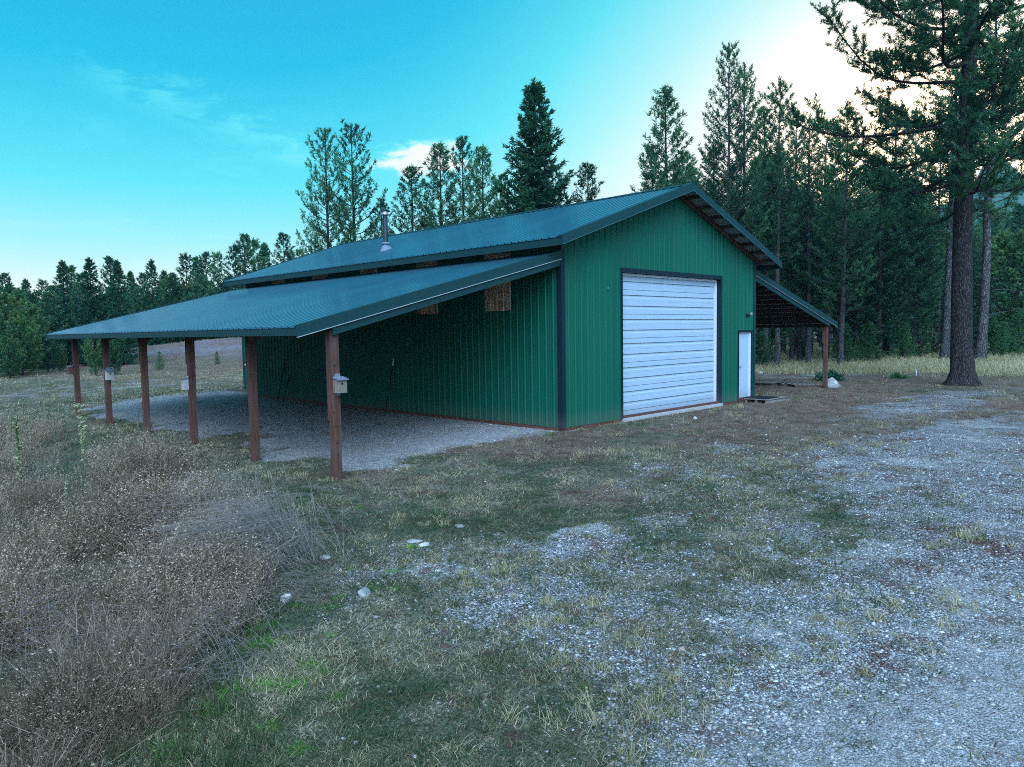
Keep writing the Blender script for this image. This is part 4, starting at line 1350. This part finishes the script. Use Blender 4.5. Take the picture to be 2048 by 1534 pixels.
for k in range(22):
    u = -260 + 200 * r.uniform(0, 1)
    tree_px(['far', 'farfir', 'farB'][k % 3], 'pine_tree', u, r.uniform(525, 580), r.uniform(70, 100), 'conifer of the left tree line beyond the picture edge', 'tree line continuing past the left edge', 1.3)
# bright leafy growth at the left edge and by the posts
for u, v, D, k, f, lb in [(8, 592, 57, 'bushy', 1.0, 'yellow-green shrubby tree at the left picture edge'), (38, 640, 54, 'bushy', 1.15, 'rounded green shrub low at the left edge before the tree line'), (62, 612, 62, 'bushy', .9, 'bluish green conifer bush left of the lean-to corner'),
                    (92, 660, 58, 'bushy', .9, 'dark green bush under the far tip of the lean-to roof'), (-30, 620, 55, 'bushy', 1.1, 'green shrub cut by the left picture edge'), (186, 648, 50, 'bushy', .7, 'bright green young tree between the two farthest posts'),
                    (226, 668, 50, 'bushy', .65, 'green young tree behind the second farthest post'), (15, 675, 52, 'bushy', 1.0, 'low dark shrub at the left edge of the field'), (120, 690, 60, 'bushy', .8, 'low shrub left of the farthest post'),
                    (318, 702, 56, 'young', 1.0, 'tiny young conifer on the mown bank between two posts'), (434, 702, 62, 'young', 1.0, 'tiny young conifer on the bank left of the annex'),
                    (340, 560, 96, 'bushy', .8, 'bright yellow-green young tree above the lean-to roof, left one'), (375, 570, 96, 'bushy', .8, 'bright yellow-green young tree above the lean-to roof, middle one'), (402, 556, 96, 'bushy', .75, 'bright yellow-green young tree above the lean-to roof, right one')]:
    tree_px(k, 'young_tree', u, v, D, lb, 'green young growth at the field edge', f, cat='shrub')

# the big ponderosa
bx_, by_ = 19.3, -3.35


def spreading_pine(seed, H, zb, reach, tr, nl=74):
    r = np.random.default_rng(seed)
    tz = np.linspace(0, 1, 16)
    tp = np.stack([.22 * np.sin(tz * 4 + 1), .18 * np.sin(tz * 3), tz * H], 1); tp[:, :2] -= tp[0, :2] * (1 - tz[:, None])
    trd = tr * (1 - tz) ** .75 + .02
    tp = np.concatenate([tp[:1], [[0, 0, .25], [0, 0, .6]], tp[1:]]); trd = np.concatenate([[tr * 1.62], [tr * 1.3], [tr * 1.1]] + [trd[1:]])
    ax = lambda z: np.array([np.interp(z, tp[:, 2], tp[:, 0]), np.interp(z, tp[:, 2], tp[:, 1]), z])
    big, small = [], []
    C, D, T = [], [], []
    Z = np.array([0, 0, 1.])
    for k in range(nl):
        f = (k + r.uniform(0, 1)) / nl
        z0 = zb + (H - zb) * f ** .95
        q = (z0 - zb) / (H - zb)
        env = (.72 + .28 * min(1, q / .15)) * (1 - q) ** .42
        Lb = reach * env * r.uniform(.62, 1.08)
        az = k * 2.39996 + r.uniform(-.45, .45)
        hd = np.array([math.cos(az), math.sin(az), 0]); perp = np.array([-hd[1], hd[0], 0])
        t = np.linspace(0, 1, 9)
        droop = r.uniform(-.05, .22) * (1 - q) - q * .35
        wav = r.uniform(-.05, .05) * np.sin(t * r.uniform(4, 8))
        up = -droop * t * 1.0 - .10 * np.sin(t * PI) * (1 - q) + r.uniform(.12, .34) * t ** 2.6 + wav * .6
        side = r.uniform(-.3, .3) * t ** 1.6 + wav
        pts = ax(z0) + hd * (t * Lb)[:, None] + perp * (side * Lb)[:, None] + Z * (up * Lb)[:, None]
        big.append((pts, (.012 * Lb + .012) * (1 - t * .82)))
        bt = r.normal() * .15
        n2 = int(5 + Lb * 3.1)
        for m_ in range(n2):
            s1 = .20 + .80 * (m_ + r.uniform(0, 1)) / n2
            pc = np.array([np.interp(s1, t, pts[:, a]) for a in range(3)])
            dl = norm(pts[min(8, int(s1 * 8) + 1)] - pts[int(min(7, s1 * 8))])
            sg = 1 if m_ % 2 else -1
            L2 = Lb * r.uniform(.16, .36) * (1.15 - s1 * .65) + .15
            d2 = norm(dl * r.uniform(.5, 1.0) + perp * sg * r.uniform(.4, 1.1) + Z * r.uniform(-.15, .45))
            tt = np.linspace(0, 1, 4)
            p2 = pc + d2 * (tt * L2)[:, None] + Z * (tt ** 2 * L2 * r.uniform(.05, .35))[:, None]
            small.append((p2, .011 * (1 - tt * .7)))
            n3 = int(3 + L2 * 5.5)
            for c_ in range(n3):
                s2 = .30 + .70 * (c_ + r.uniform(0, 1)) / n3
                pb = np.array([np.interp(s2, tt, p2[:, a]) for a in range(3)])
                d3 = norm(d2 * r.uniform(.2, .8) + r.normal(size=3) * .55 + Z * r.uniform(.2, .9))
                L3 = r.uniform(.16, .42)
                ntf = 3
                qs = np.linspace(.35, 1, ntf)
                C.append(pb + d3 * (qs * L3)[:, None]); D.append(np.repeat(d3[None], ntf, 0))
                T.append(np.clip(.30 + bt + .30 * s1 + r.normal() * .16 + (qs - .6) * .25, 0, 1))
                if c_ % 2 == 0: small.append((np.stack([pb, pb + d3 * L3 * .9]), [.005, .003]))
    for k in range(16):
        z0 = r.uniform(zb * .82, zb + 4); az = r.uniform(0, 6.28); L_ = r.uniform(.7, 2.6); t = np.linspace(0, 1, 6)
        hd = np.array([math.cos(az), math.sin(az), 0])
        big.append((ax(z0) + hd * (t * L_)[:, None] + Z * ((.1 * t - r.uniform(.1, .6) * t ** 2) * L_)[:, None], .016 * (1 - .8 * t)))
    C = np.concatenate(C); D = np.concatenate(D); T = np.concatenate(T)
    P = needles(C, D, 13, .155, .026, .85, r, .05)
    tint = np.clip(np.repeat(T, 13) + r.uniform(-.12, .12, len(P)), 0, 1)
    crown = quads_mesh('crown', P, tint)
    Vt, Ft = tubes([(tp, trd)], 18)
    Vb, Fb = tubes(big, 5); Vs, Fs = tubes(small, 3)
    trunk = np_mesh('trunk', np.concatenate([Vt, Vb, Vs]), np.concatenate([Ft, Fb + len(Vt), Fs + len(Vt) + len(Vb)]), None, True)
    print('big pine quads', len(P))
    return trunk, crown


tr_, cr = spreading_pine(44, 25, 6.9, 6.9, .37)
# heavier root flare: push the foot of the trunk outwards in lobes
n_ = len(tr_.vertices)
co = np.empty(n_ * 3, dtype=np.float32); tr_.vertices.foreach_get('co', co); co = co.reshape(-1, 3)
thv = np.arctan2(co[:, 1], co[:, 0]); rr_ = np.hypot(co[:, 0], co[:, 1])
lob = (rr_ < .95) * np.clip(1 - co[:, 2] / 1.0, 0, 1) ** 1.6
co[:, :2] *= (1 + lob * (.18 + .20 * np.sin(thv * 5 + 1)))[:, None]
tr_.vertices.foreach_set('co', co.ravel()); tr_.update()
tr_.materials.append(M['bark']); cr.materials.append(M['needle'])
big = empty('pine_tree', (bx_, by_, hz(bx_, by_) - .08), 'huge pine with thick dark flared trunk dominating the right side', 'tree', None, 1.2)
link_mesh('trunk', tr_, None, big); link_mesh('crown', cr, None, big)

# mullein stalks
def mullein(x, y, H, label, seed, live):
    r = np.random.default_rng(seed)
    t = empty('mullein_plant', (x, y, hz(x, y) - .03), label, 'plant', 'mullein stalks in the weeds')
    lean = r.uniform(-.06, .06, 2)
    pts = [(lean[0] * z ** 2, lean[1] * z ** 2, z) for z in np.linspace(0, H, 7)]
    mb = MB(); mb.tube(pts, [.013, .013, .012, .011, .010, .008, .005], 7)
    me_ = mb.build('stalk', M['mullein'], t)
    C, D = [], []
    nlf = 60 if live else 34
    for k in range(nlf):
        z = H * (.25 + .75 * k / nlf); a = k * 2.4
        C.append([lean[0] * z ** 2, lean[1] * z ** 2, z]); D.append([math.cos(a), math.sin(a), .5])
    C = np.array(C); D = norm(np.array(D))
    ln = .13 if live else .05
    P = needles(C, D, 2, ln, .045 if live else .03, .25, r)
    fade = 1
    o = link_mesh('leaves', quads_mesh('leaves', P, r.uniform(.2, .9, len(P))), M['mullein'], t)
for i, (u, v, D, H, lv, lb) in enumerate([(38, 905, 16.5, 1.6, True, 'leafy pale green mullein stalk nearest the left picture edge'), (168, 900, 17.5, 1.55, True, 'leafy pale green mullein stalk in the weeds before the far posts'),
                                          (108, 850, 22, 1.8, False, 'tall thin dry mullein stalk between the two leafy ones'), (60, 860, 22, 1.2, False, 'dry mullein stalk right of the leafy one at the left edge'),
                                          (125, 960, 12.5, 1.0, False, 'dry mullein stalk standing lower in the weeds'), (92, 840, 25, 1.6, False, 'tallest thin dry mullein stalk by the farthest post'), (20, 850, 23, 1.1, False, 'short dry mullein stalk at the left picture edge')]):
    d, h = hdir(u, v); p = CAM + d * (D / h)
    mullein(p[0], p[1], H, lb, 60 + i, lv)

# shrubs near the right lean-to and plants
def shrub(x, y, s, n, label, mat, seed, flat=.6):
    r = np.random.default_rng(seed)
    d = norm(r.normal(size=(n, 3))); d[:, 2] = np.abs(d[:, 2])
    C = d * (r.uniform(.35, 1, (n, 1))) * s * [1, 1, flat]
    P = needles(C, norm(d + [0, 0, .4]), 9, s * .30, s * .09, .8, r)
    o = empty('shrub', (x, y, hz(x, y) - .02), label, 'shrub')
    link_mesh('leaves', quads_mesh('leaves', P, r.uniform(.1, .9, len(P))), M[mat], o)
    st_ = tubes([(np.stack([[0, 0, 0], c * .5 + [0, 0, .02], c]), [.012, .008, .004]) for c in C[::6]], 4)
    link_mesh('stem', np_mesh('stem', *st_), M['bark'], o)
shrub(18.6, 1.35, .62, 90, 'dark green low shrub behind the right lean-to post', 'needlefir', 3, .75)
shrub(21.3, -.5, .45, 50, 'small bright green plant on the ground right of the lean-to', 'needleyoung', 4, .5)
shrub(15.6, 4.2, .9, 60, 'brown green brush at the grass edge under the lean-to', 'weed', 6, .5)

# ------------------------------------------------------------------ ground cover (nobody could count it)
def place(P0, T0, pos, yaw, scl, tilt, dt):
    """copies of a quad cluster P0 (m,4,3) merged: returns (k*m,4,3), tint"""
    c, s = np.cos(yaw), np.sin(yaw)
    X = P0[None, :, :, 0] * c[:, None, None] - P0[None, :, :, 1] * s[:, None, None]
    Y = P0[None, :, :, 0] * s[:, None, None] + P0[None, :, :, 1] * c[:, None, None]
    Z = np.broadcast_to(P0[None, :, :, 2], X.shape)
    X = X + Z * tilt[:, 0, None, None]; Y = Y + Z * tilt[:, 1, None, None]
    out = np.stack([X, Y, Z], -1) * scl[:, None, None, None] + pos[:, None, None, :]
    t = np.clip(T0[None] + dt[:, None], 0, 1)
    return out.reshape(-1, 4, 3), t.reshape(-1)


def blades(r, n, rad_, h, wd, lean):
    b = np.concatenate([r.normal(size=(n, 2)) * rad_, np.zeros((n, 1))], 1)
    d = np.concatenate([r.normal(size=(n, 2)) * lean, np.ones((n, 1))], 1)
    H = h * r.uniform(.5, 1.2, (n, 1))
    tip = b + norm(d) * H
    bend = np.concatenate([d[:, :2] * .5, -np.abs(r.normal(size=(n, 1))) * .25], 1) * H * .6
    tip = tip + bend
    mid = b + norm(d) * H * .55
    a = r.uniform(0, 2 * PI, n)
    sd_ = np.stack([np.cos(a), np.sin(a), a * 0], 1) * wd / 2
    return np.stack([b - sd_, b + sd_, mid + sd_ * .7, mid - sd_ * .7], 1), np.stack([mid - sd_ * .7, mid + sd_ * .7, tip + sd_ * .1, tip - sd_ * .1], 1)


def polar(r, n, d0, d1, a0, a1, p=1.0):
    """random points round the camera, density falling with distance"""
    u = r.uniform(0, 1, n)
    D = d0 * (d1 / d0) ** (u ** p)
    a = R(45) + np.radians(r.uniform(a0, a1, n))
    return CAM[0] + D * np.sin(a), CAM[1] + D * np.cos(a), D


def in_barn(x, y): return (x > -.06) & (x < W + .06) & (y > -.05) & (y < 19.2)


def scatter_grass(name, mat, n, d0, d1, h, wd, nb, rad_, lean, tint0, sel, seed, a=(-46, 46), grow=.05):
    r = np.random.default_rng(seed)
    x, y, D = polar(r, n, d0, d1, *a)
    keep = sel(x, y, r) & ~in_barn(x, y)
    x, y, D = x[keep], y[keep], D[keep]
    allP, allT = [], []
    for v in range(5):
        i = np.arange(len(x)) % 5 == v
        q1, q2 = blades(r, nb, rad_, h, wd, lean)
        P0 = np.concatenate([q1, q2]); t0 = r.uniform(-.18, .18, nb); T0 = np.concatenate([t0, t0])
        T0 = np.repeat(T0, 1)
        k = i.sum()
        pos = np.stack([x[i], y[i], height(x[i], y[i]) - .004], 1)
        sc_ = (1 + D[i] * grow) * r.uniform(.6, 1.3, k)
        tt = tint0(x[i], y[i], r)
        P, T = place(P0, T0, pos, r.uniform(0, 6.28, k), sc_, r.normal(size=(k, 2)) * .25, tt)
        allP.append(P); allT.append(T)
    P = np.concatenate(allP); T = np.concatenate(allT)
    o = link_mesh(name, quads_mesh(name, P, T), M[mat])
    return o


def sel_grass(x, y, r):
    gvl, rdl, ltl, lsl = cover(x, y)
    bare = ss(gvl, .25, .75)
    wd_ = weed_d(x, y)
    pr = (1 - ss(gvl, .25, .8) * .95) * (1 - ltl * .72) * (.45 + .55 * ss(fbm(x, y, .8, 19, 3), .3, .6)) * (1 - ss(wd_, .6, 2.0) * .6)
    return r.uniform(0, 1, len(x)) < pr


def tint_grass(x, y, r):
    gvl, rdl, ltl, lsl = cover(x, y)
    t = .46 + (fbm(x, y, 1.3, 23, 3) - .5) * .9 + r.normal(size=len(x)) * .27 - lsl * .38
    return np.clip(t, 0, 1)


tag(scatter_grass('grass', 'grass', 95000, 2.6, 34, .046, .0050, 9, .035, .9, tint_grass, sel_grass, 1), 'short matted green and straw grass over the yard', 'grass', kind='stuff')
# pale bunches of dry grass on the gravel
def sel_bunch(x, y, r):
    gvl, rdl, ltl, lsl = cover(x, y)
    return (r.uniform(0, 1, len(x)) < .9 * ss(fbm(x, y, 1.1, 61, 3), .55, .68)) & (weed_d(x, y) < 0) & (rdl < .4) & ~((x > -5.3) & (y > .3) & (x < 0))
o = scatter_grass('dry_grass', 'straw', 3000, 3.5, 24, .085, .0042, 26, .032, .55, lambda x, y, r: np.clip(.62 + r.normal(size=len(x)) * .15, 0, 1), sel_bunch, 2, grow=.03)
tag(o, 'pale dry grass bunches scattered on the gravel', 'grass', kind='stuff')
# dry grass field on the left and behind
def sel_field(x, y, r): return (r.uniform(0, 1, len(x)) < .8) & ((y > 15) | (x > 22)) & ~((x > -7) & (y < 18) & (x < 22))
o = scatter_grass('field_grass', 'grass', 26000, 24, 95, .075, .012, 8, .14, .6, lambda x, y, r: np.clip(.42 + (fbm(x, y, 6, 29, 3) - .5) * .8 + r.normal(size=len(x)) * .15, 0, 1), sel_field, 3, a=(-46, 46), grow=.012)
tag(o, 'low dry grass of the open field behind the lean-to posts', 'grass', kind='stuff')
# tall straw grass along the forest edge
def sel_straw(x, y, r):
    D = np.hypot(x - CAM[0], y - CAM[1]); n = fbm(x, y, 5, 71, 3)
    return (D > 39 + (n - .5) * 7) & (x > 20) & (r.uniform(0, 1, len(x)) < .95)
o = scatter_grass('tall_grass', 'straw', 30000, 38, 100, .34, .014, 9, .22, .35, lambda x, y, r: np.clip(.50 + (fbm(x, y, 4, 37, 3) - .5) * .9 + r.normal(size=len(x)) * .12, 0, 1), sel_straw, 4, a=(8, 50), grow=.004)
tag(o, 'tall straw coloured grass along the forest edge', 'grass', kind='stuff')

# fallen needles, bark bits and leaves
def sel_lit(x, y, r):
    gvl, rdl, ltl, lsl = cover(x, y)
    return (weed_d(x, y) < -.2) & (r.uniform(0, 1, len(x)) < np.clip(ss(fbm(x, y, .8, 123, 4), .53, .64) * ss(x, -9.5, -5) * (1 - rdl * .7) + ltl * .5 + .02, 0, 1)) & ~((x > -5.3) & (y > .3) & (x < 0))
M['litter'] = _foliage('leaf_litter', [(.0, (.030, .012, .010)), (.45, (.11, .038, .026)), (.75, (.24, .11, .06)), (1, (.42, .30, .20))], .1)
o = scatter_grass('leaf_litter', 'litter', 60000, 3.0, 34, .020, .0060, 8, .05, 4.0, lambda x, y, r: np.clip(.35 + r.normal(size=len(x)) * .22, 0, 1), sel_lit, 9, a=(-30, 46), grow=.06)
tag(o, 'brown needle and leaf litter strewn over the yard', 'litter', kind='stuff')

# bright green tufts near the weeds: countable, one object each
TP = [(655, 1215, .10), (676, 1195, .07), (520, 1262, .16), (535, 1290, .15), (500, 1300, .12), (590, 1212, .06), (742, 1178, .07), (792, 1180, .07), (662, 1272, .06), (700, 1140, .06), (720, 1015, .07), (620, 1330, .08), (650, 1345, .09), (540, 1370, .10),
      (590, 1375, .11), (440, 1420, .16), (470, 1380, .12), (680, 1395, .08), (350, 1500, .14), (820, 1095, .09), (870, 1020, .08), (1170, 1375, .05), (785, 1145, .08), (540, 1455, .09), (1100, 870, .10), (600, 1500, .08)]
r = np.random.default_rng(8)
tuft_me = []
for v in range(4):
    q1, q2 = blades(r, 130, .42, 1.0, .045, .75)
    t0 = r.uniform(.2, .95, 130)
    tuft_me.append(quads_mesh('grass_tuft', np.concatenate([q1, q2]), np.concatenate([t0, t0])))
    tuft_me[-1].materials.append(M['tuft'])
for k, (u, v, s) in enumerate(TP):
    d = px_dir(u, v); t = (-.15 - CAM[2]) / d[2]
    for _ in range(8):
        p = CAM + d * t; t = (hz(p[0], p[1]) - CAM[2]) / d[2]
    p = CAM + d * t
    o = link_mesh('grass_tuft', tuft_me[k % 4], None)
    o.location = (p[0], p[1], p[2] - .005); o.scale = (s, s, s * .62); o.rotation_euler.z = k
    tag(o, 'bright green grass tuft on the slope beside the dry weeds', 'grass tuft', 'bright green grass tufts on the slope')

# weeds: dry branching stalks with pale seed heads
def weed_plant(seed, H=.8, ns=11, spread=.22, heads=1.0, nbr=6):
    r = np.random.default_rng(seed)
    Q, T = [], []
    def strip(p0, p1, w0, w1, t):
        d = p1 - p0
        sd_ = np.cross(d, r.normal(size=3)); sd_ /= (np.linalg.norm(sd_) + 1e-9)
        Q.append(np.stack([p0 - sd_ * w0, p0 + sd_ * w0, p1 + sd_ * w1, p1 - sd_ * w1])); T.append(t)
    for k in range(ns):
        b = np.array([*(r.normal(size=2) * .05), 0.0]); h = H * r.uniform(.6, 1.1)
        ln_ = r.normal(size=2) * spread
        pts = [b + np.array([ln_[0] * (z / H) ** 1.4, ln_[1] * (z / H) ** 1.4, z]) for z in np.linspace(0, h, 4)]
        tt = r.uniform(.15, .45)
        for a, c in zip(pts[:-1], pts[1:]): strip(a, c, .0023, .0019, tt)
        for q in range(nbr):
            z = r.uniform(.3, 1.0); i = min(2, int(z * 3)); p = pts[i] + (pts[i + 1] - pts[i]) * (z * 3 - i)
            dd = np.array([*(r.normal(size=2)), r.uniform(.6, 1.6)]); dd /= np.linalg.norm(dd)
            e = p + dd * r.uniform(.08, .24) * H
            strip(p, e, .0016, .0012, tt + .08)
            for _ in range(1 + int(r.random() < .6)):
                if r.random() < heads:
                    c = e + r.normal(size=3) * .02
                    a = r.normal(size=3); a[2] *= .3; a = a / np.linalg.norm(a) * .0100; bb = np.array([0, 0, .0052]) + r.normal(size=3) * .0012
                    Q.append(np.stack([c - a, c - bb, c + a, c + bb])); T.append(r.uniform(.68, 1.0) if r.random() < .75 else .45)
    return np.stack(Q), np.array(T)


r = np.random.default_rng(77)
protos = [weed_plant(100 + k, .62, 10, .26, 1.0, 9) for k in range(4)] + [weed_plant(200 + k, .5, 12, .30, .7, 6) for k in range(2)] + [weed_plant(300 + k, .7, 10, .30, .4, 4) for k in range(2)]
allP, allT = [], []
x, y, D = polar(r, 30000, 2.2, 36, -58, 5, .8)
wdv = weed_d(x, y)
dens = ss(wdv, -.15, .7) * (1 - ss(y, 17, 22)) * (1 - ss(D, 20, 34) * .5) * (.12 + .88 * ss(fbm(x, y, 1.1, 15, 3), .38, .54))
keep = (r.uniform(0, 1, len(x)) < dens * .62) & ~((D < 3.4) & (x > CAM[0] - .2))
x, y, D, wdv = x[keep], y[keep], D[keep], wdv[keep]
kind = np.where(fbm(x, y, 2.2, 88, 2) > .60, 1, 0)
for v, (P0, T0) in enumerate(protos):
    if v < 4: i = (kind == 0) & (np.arange(len(x)) % 5 == v)
    elif v < 6: i = (np.arange(len(x)) % 5 == 4) & (np.arange(len(x)) % 2 == v - 4)
    else: i = (kind == 1) & (np.arange(len(x)) % 5 < 4) & (np.arange(len(x)) % 2 == v - 6)
    k = int(i.sum())
    if not k: continue
    pos = np.stack([x[i], y[i], height(x[i], y[i]) - .02], 1)
    sc_ = (.78 + .22 * ss(D[i], 5, 11)) * r.uniform(.55, 1.15, k) * (.62 + .38 * ss(wdv[i], 0, 1.3)) * (.45 + .95 * ss(fbm(x[i], y[i], 1.1, 15, 3), .35, .72))
    tilt = r.normal(size=(k, 2)) * .12 + np.array([.10, -.05])
    P, T = place(P0, T0, pos, r.uniform(0, 6.28, k), sc_, tilt, r.normal(size=k) * .14 + (fbm(x[i], y[i], 1.5, 44, 2) - .5) * .3)
    # thicker strokes farther away so the stems stay visible
    allP.append(P); allT.append(T)
P = np.concatenate(allP); T = np.concatenate(allT)
tag(link_mesh('dry_weeds', quads_mesh('dry_weeds', P, T), M['weed']), 'tangle of dry brown weeds with pale seed heads on the left slope', 'weeds', kind='stuff')
print('weed quads', len(P))
# green undergrowth between the weeds
def sel_under(x, y, r): return (weed_d(x, y) > -.2) & (y < 20) & (r.uniform(0, 1, len(x)) < .8)
o = scatter_grass('undergrowth', 'grass', 26000, 2.4, 30, .13, .0045, 10, .05, .45, lambda x, y, r: np.clip(.12 + r.normal(size=len(x)) * .16 + (fbm(x, y, 1.2, 12, 2) - .5) * .5, 0, 1), sel_under, 6, a=(-58, 5), grow=.02)
tag(o, 'dark green undergrowth at the feet of the dry weeds', 'undergrowth', kind='stuff')
# pale combed-over dry stalks at the edge of the weeds
r = np.random.default_rng(31)
Q, T = [], []
def stalks(u, v, n, L_, az0, spread_az, z_hi, rad_, tint_c):
    d = px_dir(u, v); t = (-.2 - CAM[2]) / d[2]
    for _ in range(8):
        p = CAM + d * t; t = (hz(p[0], p[1]) - CAM[2]) / d[2]
    p = CAM + d * t
    for k in range(n):
        b = p + np.array([*(r.normal(size=2) * rad_), 0]); b[2] = hz(b[0], b[1])
        a = az0 + r.normal() * spread_az; ln_ = L_ * r.uniform(.5, 1.15); zt = z_hi * r.uniform(.15, 1.1)
        hd = np.array([math.sin(a), math.cos(a), 0])
        pts = [b + hd * ln_ * q + np.array([0, 0, zt * math.sin(min(1.0, q * 1.15) * PI * .62)]) for q in (0, .3, .62, 1)]
        sd_ = np.cross(hd, [0, 0, 1]) * .0019 + np.array([0, 0, .0012])
        for a_, c_ in zip(pts[:-1], pts[1:]): Q.append(np.stack([a_ - sd_, a_ + sd_, c_ + sd_ * .8, c_ - sd_ * .8])); T.append(np.clip(tint_c + r.normal() * .1, 0, 1))
stalks(545, 1130, 900, .85, R(-45), .6, .66, .30, .58)
stalks(470, 1075, 600, .75, R(-30), .9, .74, .35, .60)
stalks(600, 1180, 260, .50, R(-10), 1.6, .10, .30, .30)
stalks(430, 1330, 200, .65, R(-60), 1.0, .45, .35, .40)
stalks(600, 1060, 220, .45, R(60), 1.6, .08, .45, .34)
stalks(200, 1300, 200, .70, R(-60), 1.0, .75, .5, .42)
M['stalk'] = _foliage('mauve_stalks', [(.0, (.05, .042, .036)), (.35, (.16, .132, .115)), (.7, (.33, .285, .255)), (1, (.52, .46, .42))], .2)
tag(link_mesh('dry_stalks', quads_mesh('dry_stalks', np.stack(Q), np.array(T)), M['stalk']), 'pale combed-over dry stalks at the edge of the weeds', 'stalks', kind='stuff')

# loose gravel stones
r = np.random.default_rng(19)
x, y, D = polar(r, 210000, 2.7, 18, -42, 46)
gvl, rdl, ltl, lsl = cover(x, y)
keep = (r.uniform(0, 1, len(x)) < (ss(gvl, .15, .85) * (1 - np.minimum(rdl, 1.1) * .82) * (1 - ltl * .3) + .012)) & ~in_barn(x, y) & (weed_d(x, y) < -.1)
x, y, D = x[keep], y[keep], D[keep]
k = len(x)
base_ = np.array([[1, 0, 0], [.3, .9, 0], [-.8, .6, 0], [-.9, -.5, 0], [.1, -1, 0], [.5, .1, .62], [-.35, .25, .7], [-.1, -.5, .6]], float)
fb = np.array([[0, 1, 5], [1, 2, 6], [1, 6, 5], [2, 3, 6], [3, 4, 7], [3, 7, 6], [4, 0, 5], [4, 5, 7], [5, 6, 7]])
jit = r.uniform(.7, 1.3, (k, 8, 1))
size = np.exp(r.normal(size=k) * .40) * .0062 * (1 + D * .05)
yaw = r.uniform(0, 6.28, k); c, s = np.cos(yaw), np.sin(yaw)
B = base_[None] * jit * np.stack([np.ones(k), r.uniform(.55, 1, k), r.uniform(.5, .95, k)], 1)[:, None]
X = (B[..., 0] * c[:, None] - B[..., 1] * s[:, None]) * size[:, None] + x[:, None]
Y = (B[..., 0] * s[:, None] + B[..., 1] * c[:, None]) * size[:, None] + y[:, None]
Z = B[..., 2] * size[:, None] + height(x, y)[:, None] - .001
V = np.stack([X, Y, Z], -1).reshape(-1, 3)
Fc = (np.arange(k)[:, None, None] * 8 + fb[None]).reshape(-1, 3)
o = link_mesh('gravel', np_mesh('gravel', V, Fc, np.repeat(r.uniform(0, 1, k), 8)), M['pebble'])
tag(o, 'loose pale grey gravel stones on the yard', 'gravel', kind='stuff')
print('pebbles', k, 'trees', TREES)

# the evening air: far ridge fades to pale blue
m, g = new_mat('haze')
pv = g.n('ShaderNodeVolumePrincipled', i={'Color': (.20, .75, .95, 1), 'Density': .00022, 'Anisotropy': .2})
g.n('ShaderNodeOutputMaterial', i={'Volume': pv.outputs[0]})
mb = MB(); mb.box(-1680, 1665, -1680, 1665, -16, 330)
tag(mb.build('haze', m), kind='stuff')

# render settings
sc.render.engine = 'CYCLES'
sc.cycles.use_denoising = False
sc.cycles.pixel_filter_type = 'BLACKMAN_HARRIS'
sc.cycles.filter_width = 1.0
sc.cycles.sample_clamp_indirect = 1.5
sc.cycles.max_bounces = 4
sc.cycles.diffuse_bounces = 2
sc.cycles.glossy_bounces = 2
sc.cycles.transmission_bounces = 2
